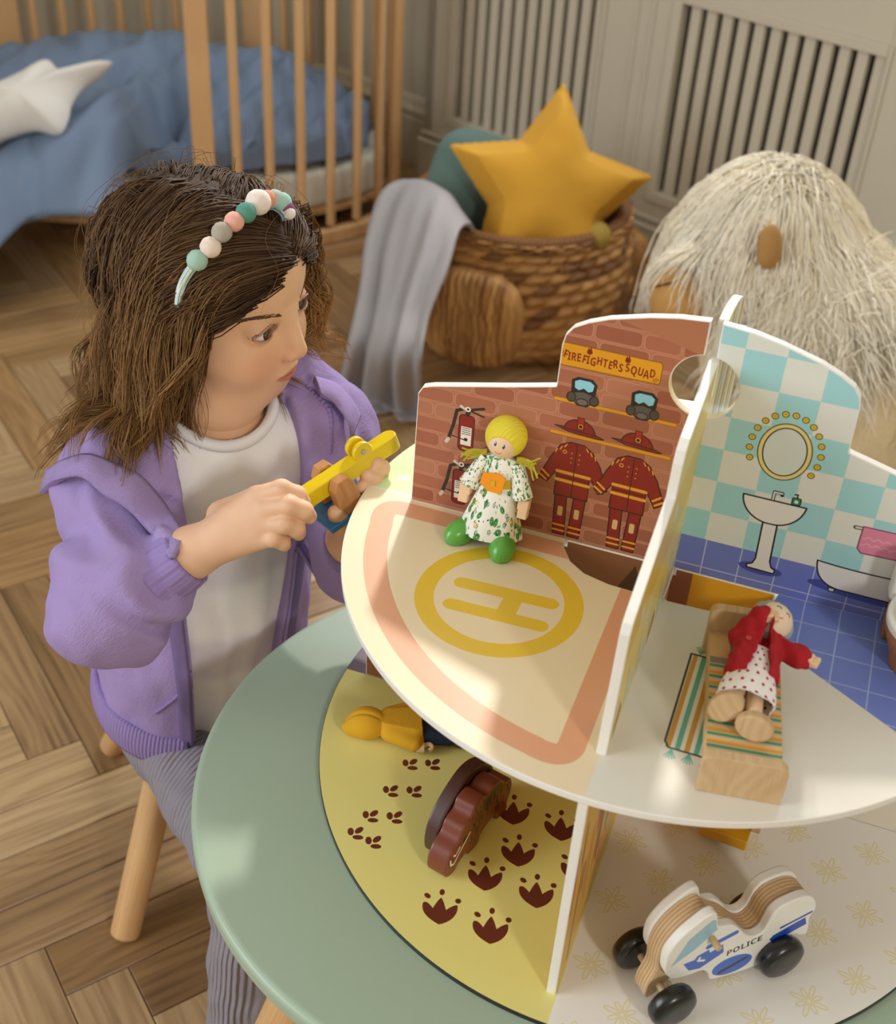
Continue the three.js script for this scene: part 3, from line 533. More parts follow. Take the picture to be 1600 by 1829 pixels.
const basePrint = printTex(-1.1, 1.1, -1.1, 1.1, 2048, (c) => {
  c.fillStyle = '#f4f0e8'; c.fillRect(-2, -2, 4, 4);
  c.fillStyle = '#ece48c'; c.fillRect(-2, 0, 2, 2); c.fillStyle = '#7d6a78'; c.fillRect(-2, -2, 2, 2); c.fillStyle = '#cfc7ba'; c.fillRect(0, -2, 2, 2);
  for (let i = 0; i < 9; i++) for (let j = -2; j < 9; j++) if ((i + j + 20) % 2 === 0) {   // starry flowers
    const x = 0.065 + i * 0.122, y = 0.366 + j * 0.122; if (y < 0.04) continue;
    for (let k = 0; k < 8; k++) { const a = k * Math.PI / 4 + 0.12 + ((i * 3 + j * 5) % 3) * 0.03, L = k % 2 ? 0.03 : 0.043; oval(c, x + Math.cos(a) * (0.012 + L / 2), y + Math.sin(a) * (0.012 + L / 2), L / 2, 0.0065, a, null, '#eadb98', 0.003); }
    oval(c, x, y, 0.008, 0.008, 0, null, '#eadb98', 0.003);
  }
  const brown = '#6a2f22';
  for (const [x, y] of [[-0.317, 0.409], [-0.155, 0.412], [-0.252, 0.56], [-0.319, 0.685], [-0.154, 0.685], [-0.406, 0.85], [-0.244, 0.856], [-0.06, 0.55]]) {
    c.save(); c.translate(x, y); c.rotate(-0.22); c.fillStyle = brown;
    c.beginPath(); c.moveTo(0.005, 0.045); c.bezierCurveTo(-0.03, 0.03, -0.055, 0.01, -0.052, -0.022); c.bezierCurveTo(-0.045, -0.035, -0.03, -0.02, -0.02, -0.008); c.bezierCurveTo(-0.012, -0.03, -0.008, -0.04, 0.0, -0.05); c.bezierCurveTo(0.012, -0.035, 0.014, -0.02, 0.02, -0.008); c.bezierCurveTo(0.03, -0.02, 0.045, -0.032, 0.052, -0.03); c.bezierCurveTo(0.06, 0.005, 0.035, 0.035, 0.005, 0.045); c.fill();
    oval(c, -0.042, -0.05, 0.011, 0.008, 0.6, brown); oval(c, 0.0, -0.07, 0.008, 0.011, 0, brown); oval(c, 0.052, -0.046, 0.009, 0.009, 0, brown);
    c.restore();
  }
  for (const [x, y] of [[-0.699, 0.341], [-0.629, 0.312], [-0.715, 0.474], [-0.643, 0.446], [-0.735, 0.596], [-0.662, 0.571], [-0.752, 0.677], [-0.686, 0.688]]) { c.save(); c.translate(x, y); c.rotate(-0.2); oval(c, -0.017, -0.004, 0.010, 0.015, -0.25, brown); oval(c, 0.008, -0.014, 0.010, 0.016, 0.6, brown); oval(c, 0.01, 0.014, 0.017, 0.009, -0.1, brown); c.restore(); }
}, false);
const gardenPrint = printTex(-0.87, 0.87, -0.01, 0.87, 1024, (c) => {
  c.fillStyle = '#efd977'; c.fillRect(-1, -0.1, 2, 1); c.fillStyle = '#e7c653'; c.fillRect(-1, 0.3, 2, 0.22);
  for (let k = 0; k < 14; k++) { const x = -0.85 + k * 0.13; fill(c, [[x, 0.05], [x + 0.05, 0.12], [x + 0.09, 0.06], [x + 0.07, 0.0]], k % 3 ? '#c4d5d8' : '#9c5a40'); line(c, [[x + 0.1, 0.03], [x + 0.12, 0.18]], 0.012, '#7fb7b0'); }
  for (const [x, y] of [[0.3, 0.4], [0.62, 0.3], [0.5, 0.18], [-0.3, 0.5]]) { c.fillStyle = '#e8e4da'; c.fillRect(x, y, 0.06, 0.05); line(c, [[x, y], [x, y + 0.05]], 0.004, '#2a2a2a'); line(c, [[x + 0.06, y], [x + 0.06, y + 0.05]], 0.004, '#2a2a2a'); }
  for (let x = -0.85; x < -0.05; x += 0.075) { c.fillStyle = ['#8cc6d8', '#b98a38', '#dfe9ea'][Math.floor((x + 1) * 13) % 3]; c.fillRect(x, 0.1, 0.04, 0.7); }
});
const stablePrint = printTex(-1.02, 1.02, -0.01, 0.84, 1024, (c) => {
  c.fillStyle = '#8a5638'; c.fillRect(-2, -0.1, 4, 1);
  const r = rng(8); 
  fill(c, [[-0.16, 0.66], [-0.1, 0.79], [-0.04, 0.64], [-0.06, 0.52], [-0.16, 0.53]], '#4a2a1c'); oval(c, -0.1, 0.65, 0.018, 0.022, 0, '#2c1810'); c.fillStyle = '#39465c'; c.fillRect(-0.3, 0.6, 0.1, 0.02);
  c.fillStyle = '#e8a81c'; c.fillRect(0, -0.1, 2, 1); c.fillStyle = '#93573c'; c.fillRect(0, 0, 0.075, 0.85);
  c.fillStyle = '#e9e2d2'; c.fillRect(0.42, -0.1, 2, 0.92);
});
const lowerGarden = printTex(-1.02, 1.02, -0.01, 0.84, 1024, (c) => {
  c.fillStyle = '#e9b640'; c.fillRect(-2, -0.1, 4, 1);
  const r = rng(19); for (let k = 0; k < 70; k++) { const x = -1 + r() * 2, w = 0.01 + r() * 0.05; c.fillStyle = ['#7c9a78', '#b8503c', '#d8933a', '#e9cf86', '#8f5a34'][k % 5]; c.fillRect(x, r() * 0.5, w, 0.1 + r() * 0.35); }
});
{
  const t = thing('dollhouse', 'round two-deck wooden dollhouse of crossed printed panels turning on the green table', 'dollhouse', HOUSE.toArray(), HT);
  const face = (map) => [phys({ map, roughness: 0.36, clearcoat: 0.25, clearcoatRoughness: 0.3 }), M.whiteEdge];
  const disc = new THREE.Shape(); disc.absarc(0, 0, 1.083 * R, 0, Math.PI * 2);
  const base = obj('base_disc', flat(plate(disc, 0.005, 0.0006, 128)).translate(0, 0.0025, 0), [face(basePrint)[0], M.blackPaint], t); base.position.set(0.005, 0, 0.004);
  // upper deck with an opening beside the crossing in each quarter
  const deck = new THREE.Shape(); deck.absarc(0, 0, R, 0, Math.PI * 2);
  for (const sx of [-1, 1]) {
    const q = [[0.33, 0.016], [0.322, 0.05], [0.285, 0.11], [0.23, 0.15], [0.15, 0.17], [0.03, 0.175], [0.018, 0.165]], h = new THREE.Path();
    h.setFromPoints([...q, ...q.map(([x, y]) => [x, -y]).reverse()].map(([x, y]) => new THREE.Vector2(sx * x * R, y * R))); deck.holes.push(h);
  }
  obj('upper_deck', flat(plate(deck, 0.0065, 0.0008, 128)).translate(0, DECK1 - 0.00325, 0), face(deckPrint), t);
  // upper panels
  const top = [[0.016, 0.83], [0.1, 0.822], [0.18, 0.806], [0.288, 0.776], [0.345, 0.752], [0.385, 0.728], [0.405, 0.7], [0.412, 0.665], [0.414, 0.535], [0.416, 0.53], [0.547, 0.496], [0.79, 0.437], [0.822, 0.425], [0.836, 0.4], [0.844, 0.0]];
  const outline = [...top, ...top.map(([x, y]) => [-x, y]).reverse()];
  const hole = []; for (let k = 0; k <= 40; k++) { const a = Math.PI / 2 + 0.17 + (k / 40) * (Math.PI * 2 - 0.34); hole.push([Math.cos(a) * 0.096, 0.632 + Math.sin(a) * 0.096]); }
  const sc = (a) => a.map(([x, y]) => [x * R, y * R]);
  obj('wall_panel', plate(polyShape(sc([...outline, ...hole])), 0.0075, 0.0009).translate(0, DECK1, 0), face(wallPrint), t);
  const far = top.map(([x, y]) => [-x, y]), near = [[0.844, 0], [0.836, 0.4], [0.822, 0.425], [0.79, 0.437], [0.547, 0.496], [0.42, 0.528], [0.418, 0.63], [0.405, 0.662], [0.37, 0.68], [0.2, 0.7], [0.03, 0.722], [0.014, 0.72], [0.014, 0.6], [-0.014, 0.6], [-0.014, 0.8]];
  const pb = obj('wall_panel', plate(polyShape(sc([...near, ...far])), 0.0075, 0.0009), face(gardenPrint), t);
  pb.rotation.set(0, -Math.PI / 2, -0.014, 'ZYX'); pb.position.set(0.0005, DECK1, 0);
  // lower panels
  const lt = (DECK1 - DECK0 - 0.0066) / R, tb = (DECK1 - DECK0 - 0.0003) / R, low = (w, tab) => polyShape([[-w, 0], [w, 0], [w, lt], ...(tab ? [[0.322, lt], [0.322, tb], [0.022, tb], [0.022, lt], [-0.022, lt], [-0.022, tb], [-0.322, tb], [-0.322, lt]] : []), [-w, lt]].map(([x, y]) => [x * R, y * R]));
  obj('lower_panel', plate(low(0.99, true), 0.0075, 0.0009).translate(0, DECK0, 0), face(stablePrint), t);
  const pl = obj('lower_panel', plate(low(1.0), 0.0075, 0.0009), face(lowerGarden), t); pl.rotation.y = -Math.PI / 2; pl.position.y = DECK0;
}
// ---------------------------------------------------------------- the crib and its bedding
const blueCloth = std({ color: 0x8497b2, roughness: 0.95, bumpMap: rep(weaveTex, 9, 9), bumpScale: 0.0006 });
{
  const CX = -0.98, CZ = -3.3, A = 0.78, B = 0.4, q = (a, k = 0) => V((A + k) * Math.cos(a), 0, (B + k) * Math.sin(a));
  const t = thing('crib', 'oval beech crib with round bars, its front left side open', 'crib', [CX, 0, CZ]);
  // angles at equal distances round the oval, from the front post over the right end and the back to the left post
  const steps = 4000, tab = [0]; for (let k = 1; k <= steps; k++) tab.push(tab[k - 1] + q((k - 1) / steps * 2 * Math.PI).distanceTo(q(k / steps * 2 * Math.PI)));
  const angAt = (s) => { s = ((s % tab[steps]) + tab[steps]) % tab[steps]; let k = tab.findIndex((x) => x >= s); return k / steps * 2 * Math.PI; }, arcOf = (a) => tab[Math.round((((a / (2 * Math.PI)) % 1) + 1) % 1 * steps)];
  const front = Math.acos(0.34 / A), back = -Math.acos(0.36 / A);
  const arcRail = (a0, a1, y0, y1, k) => { const pts = []; for (let i = 0; i <= 90; i++) { const a = mix(a0, a1, i / 90); pts.push(q(a, k)); } const sh = polyShape([...pts.map((p) => [p.x, -p.z]), ...pts.map((p) => p.clone().multiplyScalar(0.955)).reverse().map((p) => [p.x, -p.z])]); return flat(plate(sh, y1 - y0, 0.004, 4, 3)).translate(0, (y0 + y1) / 2, 0); };
  obj('base_rail', arcRail(front + 0.05, -(Math.PI + 1.10), 0.0, 0.036, 0.016), M.beech, t);
  obj('top_rail', arcRail(front + 0.05, -(Math.PI + 1.10), 0.78, 0.83, 0.016), M.beech, t);
  const barG = bar(V(0, 0.045, 0), V(0, 0.79, 0), 0.0115, 0.0115, 14, 0.3), boardG = (w) => box(w, 0.745, 0.02, 0, 0.42, 0, 0.005);
  const put = (g, name, a) => { const m = obj(name, g, M.beech, t), p = q(a); m.position.copy(p); m.rotation.y = Math.atan2(p.x / (A * A), p.z / (B * B)); };
  put(boardG(0.052), 'post_board', front); put(boardG(0.085), 'post_board', back); put(boardG(0.085), 'post_board', Math.PI - back - Math.PI * 2 + 0.0); put(boardG(0.052), 'post_board', Math.PI - front);
  const s0 = arcOf(front), dx = 0.0785, n1 = Math.floor((arcOf(front) + tab[steps] - arcOf(back + 2 * Math.PI)) / dx);
  for (let k = 1; k < n1; k++) put(barG, 'bar', angAt(s0 - k * (arcOf(front) + tab[steps] - arcOf(back + 2 * Math.PI)) / n1));
  const sb = arcOf(back + 2 * Math.PI), sl = arcOf(Math.PI - back - 2 * Math.PI + 2 * Math.PI); const n2 = Math.round((sb - sl) / dx); for (let k = 1; k < n2; k++) put(barG, 'bar', angAt(sb - k * (sb - sl) / n2));
  const sf = arcOf(Math.PI - front), n3 = Math.round((sl - sf) / dx); for (let k = 1; k < n3; k++) put(barG, 'bar', angAt(sl - k * (sl - sf) / n3));
  const ov = (k) => { const s = new THREE.Shape(); s.absellipse(0, 0, A - k, B - k, 0, Math.PI * 2); return s; };
  obj('mattress_base', flat(plate(ov(0.03), 0.016, 0.002, 64)).translate(0, 0.072, 0), M.beech, t);
  const m = obj('mattress', flat(plate(ov(0.032), 0.10, 0.018, 72, 5)).translate(CX, 0.1305, CZ), std({ color: 0xd9d4c4, roughness: 0.95, bumpMap: rep(weaveTex, 20, 20), bumpScale: 0.0004 }));
  info(m, 'cream oval mattress lying in the crib under the blue duvet', 'mattress');
  // crumpled duvet: from the back edge over a hump to the loose front edge
  const curve = (a) => new THREE.CatmullRomCurve3(a);
  const F = curve([onY(-190, 640, 0.02), onY(-70, 560, 0.03), at(-5, 462, 2.78), at(60, 402, 2.86), onY(180, 394, 0.218), onY(262, 345, 0.19), onY(360, 332, 0.19), onY(455, 326, 0.19), onY(515, 316, 0.19), onY(592, 300, 0.19), onY(652, 264, 0.19)]);
  const Bk = curve([V(-1.64, 0.21, -3.36), V(-1.5, 0.23, -3.5), V(-1.36, 0.24, -3.58), V(-1.2, 0.26, -3.60), V(-1.02, 0.28, -3.61), V(-0.88, 0.29, -3.61), V(-0.72, 0.27, -3.61), V(-0.56, 0.25, -3.58), V(-0.44, 0.24, -3.52), V(-0.34, 0.225, -3.43), V(-0.275, 0.215, -3.3)]);
  const surf = (u, v) => {
    const p = Bk.getPoint(u).lerp(F.getPoint(u), v), hump = Math.pow(Math.sin(Math.PI * clamp(v * 0.97 + 0.02, 0, 1)), 0.6);
    const wx = p.x + 0.05 * noise(p.x * 4, 2, p.z * 4), rid = (n) => 1 - Math.abs(n) * 2;
    let b = 0.06 * sstep(0, 0.2, u) * (1 - 0.55 * sstep(0.72, 1, u)) * hump;
    b += hump * (0.075 * rid(noise(wx * 7.0 + v * 2.2, v * 1.3, 1.3)) + 0.024 * rid(noise(wx * 15 - v * 3, v * 2.0, 7.7)) + 0.055 * noise(wx * 3.2, v * 2.6, 4.4));
    b -= 0.05 * Math.exp(-Math.pow((p.x + 0.78 - 0.3 * (v - 0.6)) / 0.045, 2)) * sstep(0.35, 0.6, v) * (1 - sstep(0.8, 1, v));
    p.y += Math.max(b, -0.01); const q2 = Math.hypot((p.x - CX) / (A - 0.045), (p.z - CZ) / (B - 0.045)), kk = sstep(0.40, 0.5, u); if (q2 > 1) { p.x = mix(p.x, CX + (p.x - CX) / q2, kk); p.z = mix(p.z, CZ + (p.z - CZ) / q2, kk); } return p;
  };
  const d = obj('duvet', sheet(150, 90, surf, 0.02, 10), blueCloth); info(d, 'crumpled blue linen duvet spilling over the open side of the crib', 'duvet');
}
{ // white star cushion, leaning at the left end of the crib
  const t = thing('star_cushion', 'white star-shaped cushion lying on the blue duvet in the crib', 'cushion');
  const c = at(46, 186, 2.90), X = at(146, 186, 2.90).sub(c), Y = at(46, 86, 2.93).sub(c), k = X.length() / 100;
  const out = [[87, 100], [108, 119], [202, 102], [150, 150], [128, 186], [122, 215], [106, 244], [62, 236], [0, 254], [-66, 284], [-50, 218], [-112, 170], [-40, 160], [0, 147], [45, 124]].map(([x, y]) => [(x - 46), -(y - 186)]);
  const cv = new THREE.CatmullRomCurve3(out.map(([x, y]) => V(x, y, 0)), true, 'centripetal').getPoints(400), pol = cv.map((p) => [Math.atan2(p.y, p.x), Math.hypot(p.x, p.y) * k]).sort((a, b) => a[0] - b[0]);
  const rOf = (a) => { if (a > Math.PI) a -= 2 * Math.PI; let lo = 0; while (lo < pol.length - 1 && pol[lo + 1][0] < a) lo++; const p = pol[lo], q = pol[(lo + 1) % pol.length], w = q[0] > p[0] ? (a - p[0]) / (q[0] - p[0]) : 0; return mix(p[1], q[1], clamp(w, 0, 1)); };
  const g = puff(rOf, 0.065, 20, 180, 1.8, 0.1);
  g.applyMatrix4(new THREE.Matrix4().makeBasis(X.clone().normalize(), Y.clone().normalize(), X.clone().cross(Y).normalize())).translate(c.x, c.y, c.z);
  obj('cover', g, std({ color: 0xe6e1d8, roughness: 0.95, bumpMap: rep(weaveTex, 0.5, 0.5), bumpScale: 0.0006 }), t);
}

// ---------------------------------------------------------------- the basket and what is in it
const BK = V(0.118, 0, -2.685);
{
  const t = thing('basket', 'round brown woven water-hyacinth basket with looped handles beside the radiator cover', 'basket', BK.toArray());
  const prof = new THREE.CatmullRomCurve3([[0.205, 0], [0.228, 0.04], [0.252, 0.11], [0.256, 0.18], [0.246, 0.24], [0.236, 0.285], [0.236, 0.30]].map(([r, y]) => V(r, y, 0)));
  const n = 420, m = 130, p = [], col = [], idx = [], rows = 15, r = rng(3), tone = []; for (let k = 0; k < rows * 60; k++) tone.push(r());
  const C0 = new THREE.Color(0x9a6836), C1 = new THREE.Color(0xdda863), C2 = new THREE.Color(0x70482a), c = new THREE.Color();
  for (let j = 0; j <= m; j++) for (let i = 0; i < n; i++) {
    const a = i / n * 2 * Math.PI, q = prof.getPoint(j / m), row = Math.min(rows - 1, Math.floor(j / m * rows)), fr = j / m * rows - row;
    const s = i / n * 34 + (row % 2) * 0.5 + fr * 0.55 + 0.25 * noise(i * 0.05, row, 2), f = s - Math.floor(s), seg = ((Math.floor(s) % 34) + 34) % 34;
    const h = Math.sin(Math.PI * clamp(fr, 0, 1)) ** 0.7 * (0.25 + 0.75 * Math.sin(Math.PI * f) ** 0.6) * 0.015 + 0.0022 * noise(i * 0.9, j * 0.45, 5) + 0.0018 * noise(i * 0.2, j * 1.9, 9);
    const R0 = q.x + h; p.push(Math.cos(a) * R0, q.y, Math.sin(a) * R0);
    const v = tone[row * 40 + seg]; c.copy(C0).lerp(v < 0.3 ? C2 : C1, v < 0.3 ? 0.6 : v * 0.8).lerp(C1, 0.35 * Math.max(0, noise(i * 0.7, j * 0.25, 3))); col.push(c.r, c.g, c.b);
  }
  for (let j = 0; j < m; j++) for (let i = 0; i < n; i++) { const a = j * n + i, b = j * n + (i + 1) % n; idx.push(a, a + n, b + n, a, b + n, b); }
  const g = new THREE.BufferGeometry(); g.setAttribute('position', new THREE.Float32BufferAttribute(p, 3)); g.setAttribute('color', new THREE.Float32BufferAttribute(col, 3)); g.setIndex(idx); g.computeVertexNormals();
  const wick = std({ vertexColors: true, roughness: 0.6 }), wood = std({ color: 0x6f4a2a, roughness: 0.8 });
  obj('woven_body', g, wick, t);
  obj('lining', lathe([[0, 0.012], [0.195, 0.012], [0.215, 0.04], [0.238, 0.11], [0.242, 0.18], [0.232, 0.24], [0.223, 0.296]], 64), wood, t);
  const rim = []; for (let k = 0; k < 2; k++) { const pts = []; for (let i = 0; i < 240; i++) { const a = i / 240 * 2 * Math.PI; pts.push(V(Math.cos(a) * (0.231 + 0.007 * Math.sin(a * 60 + k * 3.14)), 0.3 + 0.005 * Math.cos(a * 60 + k * 3.14), Math.sin(a) * (0.231 + 0.007 * Math.sin(a * 60 + k * 3.14)))); } rim.push(tube(pts, 0.0085, 480, 6, true)); }
  obj('rim', rim, std({ color: 0x8d5f33, roughness: 0.7 }), t);
  // looped handles: thick wads of twisted fibre
  for (const [ang, w, hgt] of [[1.93, 0.23, 0.215], [-0.28, 0.15, 0.15]]) {
    const N = 260, Mv = 64, P = [], Cc = [], I = [], dir = V(Math.cos(ang), 0, Math.sin(ang)), tan = V(-Math.sin(ang), 0, Math.cos(ang)), ce = dir.clone().multiplyScalar(0.258).setY(0.135);
    for (let j = 0; j <= Mv; j++) for (let i = 0; i < N; i++) {
      const th = j / Mv * Math.PI, ph = i / N * 2 * Math.PI, sp = (x, e) => Math.sign(x) * Math.pow(Math.abs(x), e), st = Math.sin(th);
      const x = sp(Math.cos(ph), 0.7) * sp(st, 0.6) * w / 2, y = sp(Math.cos(th), 0.7) * hgt / 2; let z = sp(Math.sin(ph), 0.8) * sp(st, 0.6) * 0.035;
      const rg = Math.abs(Math.sin(x * 210 + 1.6 * noise(x * 30, y * 25, 4))); z += Math.sign(z) * (rg * 0.010 + 0.005 * noise(x * 90, y * 40, 1)) * Math.abs(Math.sin(ph));
      const v = ce.clone().addScaledVector(tan, x).addScaledVector(dir, z + 0.012).add(V(0, y, 0)); P.push(v.x, v.y, v.z);
      c.copy(C0).lerp(C1, 0.35 + 0.65 * noise(x * 60, y * 6, 8)); Cc.push(c.r, c.g, c.b);
    }
    for (let j = 0; j < Mv; j++) for (let i = 0; i < N; i++) { const a = j * N + i, b = j * N + (i + 1) % N; I.push(a, b, b + N, a, b + N, a + N); }
    const h = new THREE.BufferGeometry(); h.setAttribute('position', new THREE.Float32BufferAttribute(P, 3)); h.setAttribute('color', new THREE.Float32BufferAttribute(Cc, 3)); h.setIndex(I); h.computeVertexNormals();
    obj('handle', h, wick, t);
  }
}
// stuffed star: thickness grows smoothly with the distance from the seam
function starPuff(R0, inner, H, D) {
  const P = []; for (let k = 0; k < 10; k++) { const a = Math.PI / 2 + k * Math.PI / 5, r = k % 2 ? R0 * inner : R0; P.push([Math.cos(a) * r, Math.sin(a) * r]); }
  const sd = (x, y) => { let d = 1e9, s = 1; for (let i = 0, j = 9; i < 10; j = i++) { const ex = P[j][0] - P[i][0], ey = P[j][1] - P[i][1], wx = x - P[i][0], wy = y - P[i][1], t = clamp((wx * ex + wy * ey) / (ex * ex + ey * ey), 0, 1), bx = wx - ex * t, by = wy - ey * t; d = Math.min(d, bx * bx + by * by); const c1 = y >= P[i][1], c2 = y < P[j][1], c3 = ex * wy > ey * wx; if ((c1 && c2 && c3) || (!c1 && !c2 && !c3)) s = -s; } return s * Math.sqrt(d); };
  const N = 190, L = R0 * 1.05, G = new Float32Array(N * N); for (let j = 0; j < N; j++) for (let i = 0; i < N; i++) G[j * N + i] = sd((i / (N - 1) * 2 - 1) * L, (j / (N - 1) * 2 - 1) * L);
  const B = G.slice(), rad = 7; for (let pass = 0; pass < 2; pass++) { const T = B.slice(); for (let j = 0; j < N; j++) for (let i = 0; i < N; i++) { let s = 0, w = 0; for (let k = -rad; k <= rad; k++) { const q = pass ? Math.min(N - 1, Math.max(0, j + k)) * N + i : j * N + Math.min(N - 1, Math.max(0, i + k)); s += T[q]; w++; } B[j * N + i] = s / w; } }
  const look = (A, x, y) => { const u = clamp((x / L + 1) / 2 * (N - 1), 0, N - 1.001), v = clamp((y / L + 1) / 2 * (N - 1), 0, N - 1.001), i = Math.floor(u), j = Math.floor(v), a = u - i, b = v - j; return mix(mix(A[j * N + i], A[j * N + i + 1], a), mix(A[(j + 1) * N + i], A[(j + 1) * N + i + 1], a), b); };
  const f = (x, y, z) => { const e = look(G, x, y) - 0.004, m = -look(B, x, y), t = clamp(Math.max(0, -e) / 0.03, 0, 1), h = H * Math.sqrt(1 - (1 - clamp(m / D, 0, 1)) ** 2) * 0.75 + 0.25 * H * Math.sqrt(t) + 0.003 * noise(x * 16, y * 16, z > 0 ? 1 : 5) * t; return e > 0 ? Math.hypot(e, Math.max(0, Math.abs(z) - 0.001)) : (Math.abs(z) - h * Math.sqrt(t)) * 0.7; };
  return netMesh(f, V(-L, -L, -H * 1.4), V(L, L, H * 1.4), 0.0042);
}
function cushionAt(name, label, px, py, depth, lean, turn, rOf, H, mat, rollBy = 0) {
  const t = thing(name, label, 'cushion', at(px, py, depth).toArray());
  t.rotation.set(lean, turn, rollBy, 'YXZ');
  obj('cover', typeof rOf === 'function' ? puff(rOf, H, 26, 220, 1.9, 0.12) : rOf, mat, t);
  return t;
}
const mustard = std({ color: 0xd9a134, roughness: 0.95, bumpMap: rep(weaveTex, 1.2, 1.2), bumpScale: 0.0005 });
cushionAt('star_cushion', 'mustard yellow star-shaped cushion standing in the woven basket', 977, 349, 2.70, -0.45, 0.12, starPuff(0.228, 0.55, 0.075, 0.085), 0.07, mustard, -0.13);
cushionAt('square_cushion', 'teal green cushion tucked behind the yellow star in the basket', 858, 340, 2.83, -0.4, 0.3, (a) => { const c = Math.abs(Math.cos(a)), s = Math.abs(Math.sin(a)); return 0.125 / Math.pow(c ** 3.2 + s ** 3.2, 1 / 3.2); }, 0.06, std({ color: 0x617870, roughness: 0.97, bumpMap: rep(fuzzTex, 1, 1), bumpScale: 0.001 }), -0.35);
{ const m = obj('ball', new THREE.SphereGeometry(0.032, 28, 20), std({ color: 0xb79b46, roughness: 0.9, bumpMap: rep(weaveTex, 2, 2), bumpScale: 0.0008 })); m.position.copy(at(1064, 421, 2.69)); info(m, 'small olive yellow soft ball lying in the basket', 'ball'); }
{ // fleece throw over the rim
  const t = thing('throw_blanket', 'pale grey lilac fleece throw hanging over the basket rim to the floor', 'blanket');
  const crv = (a) => new THREE.CatmullRomCurve3(a);
  const L = crv([at(770, 345, 2.80), at(735, 322, 2.74), at(693, 338, 2.70), at(663, 420, 2.66), at(650, 520, 2.61), at(630, 610, 2.56), onY(606, 694, 0.012), onY(592, 712, 0.012)]);
  const Rr = crv([at(850, 420, 2.66), at(842, 402, 2.60), at(826, 408, 2.545), at(800, 480, 2.47), at(768, 560, 2.435), at(752, 640, 2.40), onY(756, 738, 0.014), onY(756, 752, 0.010)]);
  const f = (u, v) => {
    const a = L.getPoint(v), b = Rr.getPoint(v), p = a.clone().lerp(b, u), d = sstep(0.2, 0.5, v), out = V(-0.35, 0.25, 0.9).normalize();
    const fold = Math.sin(u * 17 + 0.9 * Math.sin(v * 4) + 0.6) * 0.55 + Math.sin(u * 29 - v * 2.2) * 0.25 + 0.4 * noise(u * 5, v * 3, 6);
    p.addScaledVector(out, 0.012 + fold * mix(0.008, 0.026, d)); p.y += 0.03 * Math.sin(Math.PI * u) * (1 - d); if (p.y < 0.012) p.y = 0.012 + 0.004 * (1 + fold); return p;
  };
  obj('fleece', sheet(90, 110, f, 0.008, 6), std({ color: 0xaca6a6, roughness: 1, bumpMap: rep(fuzzTex, 1, 1), bumpScale: 0.0015 }), t);
}

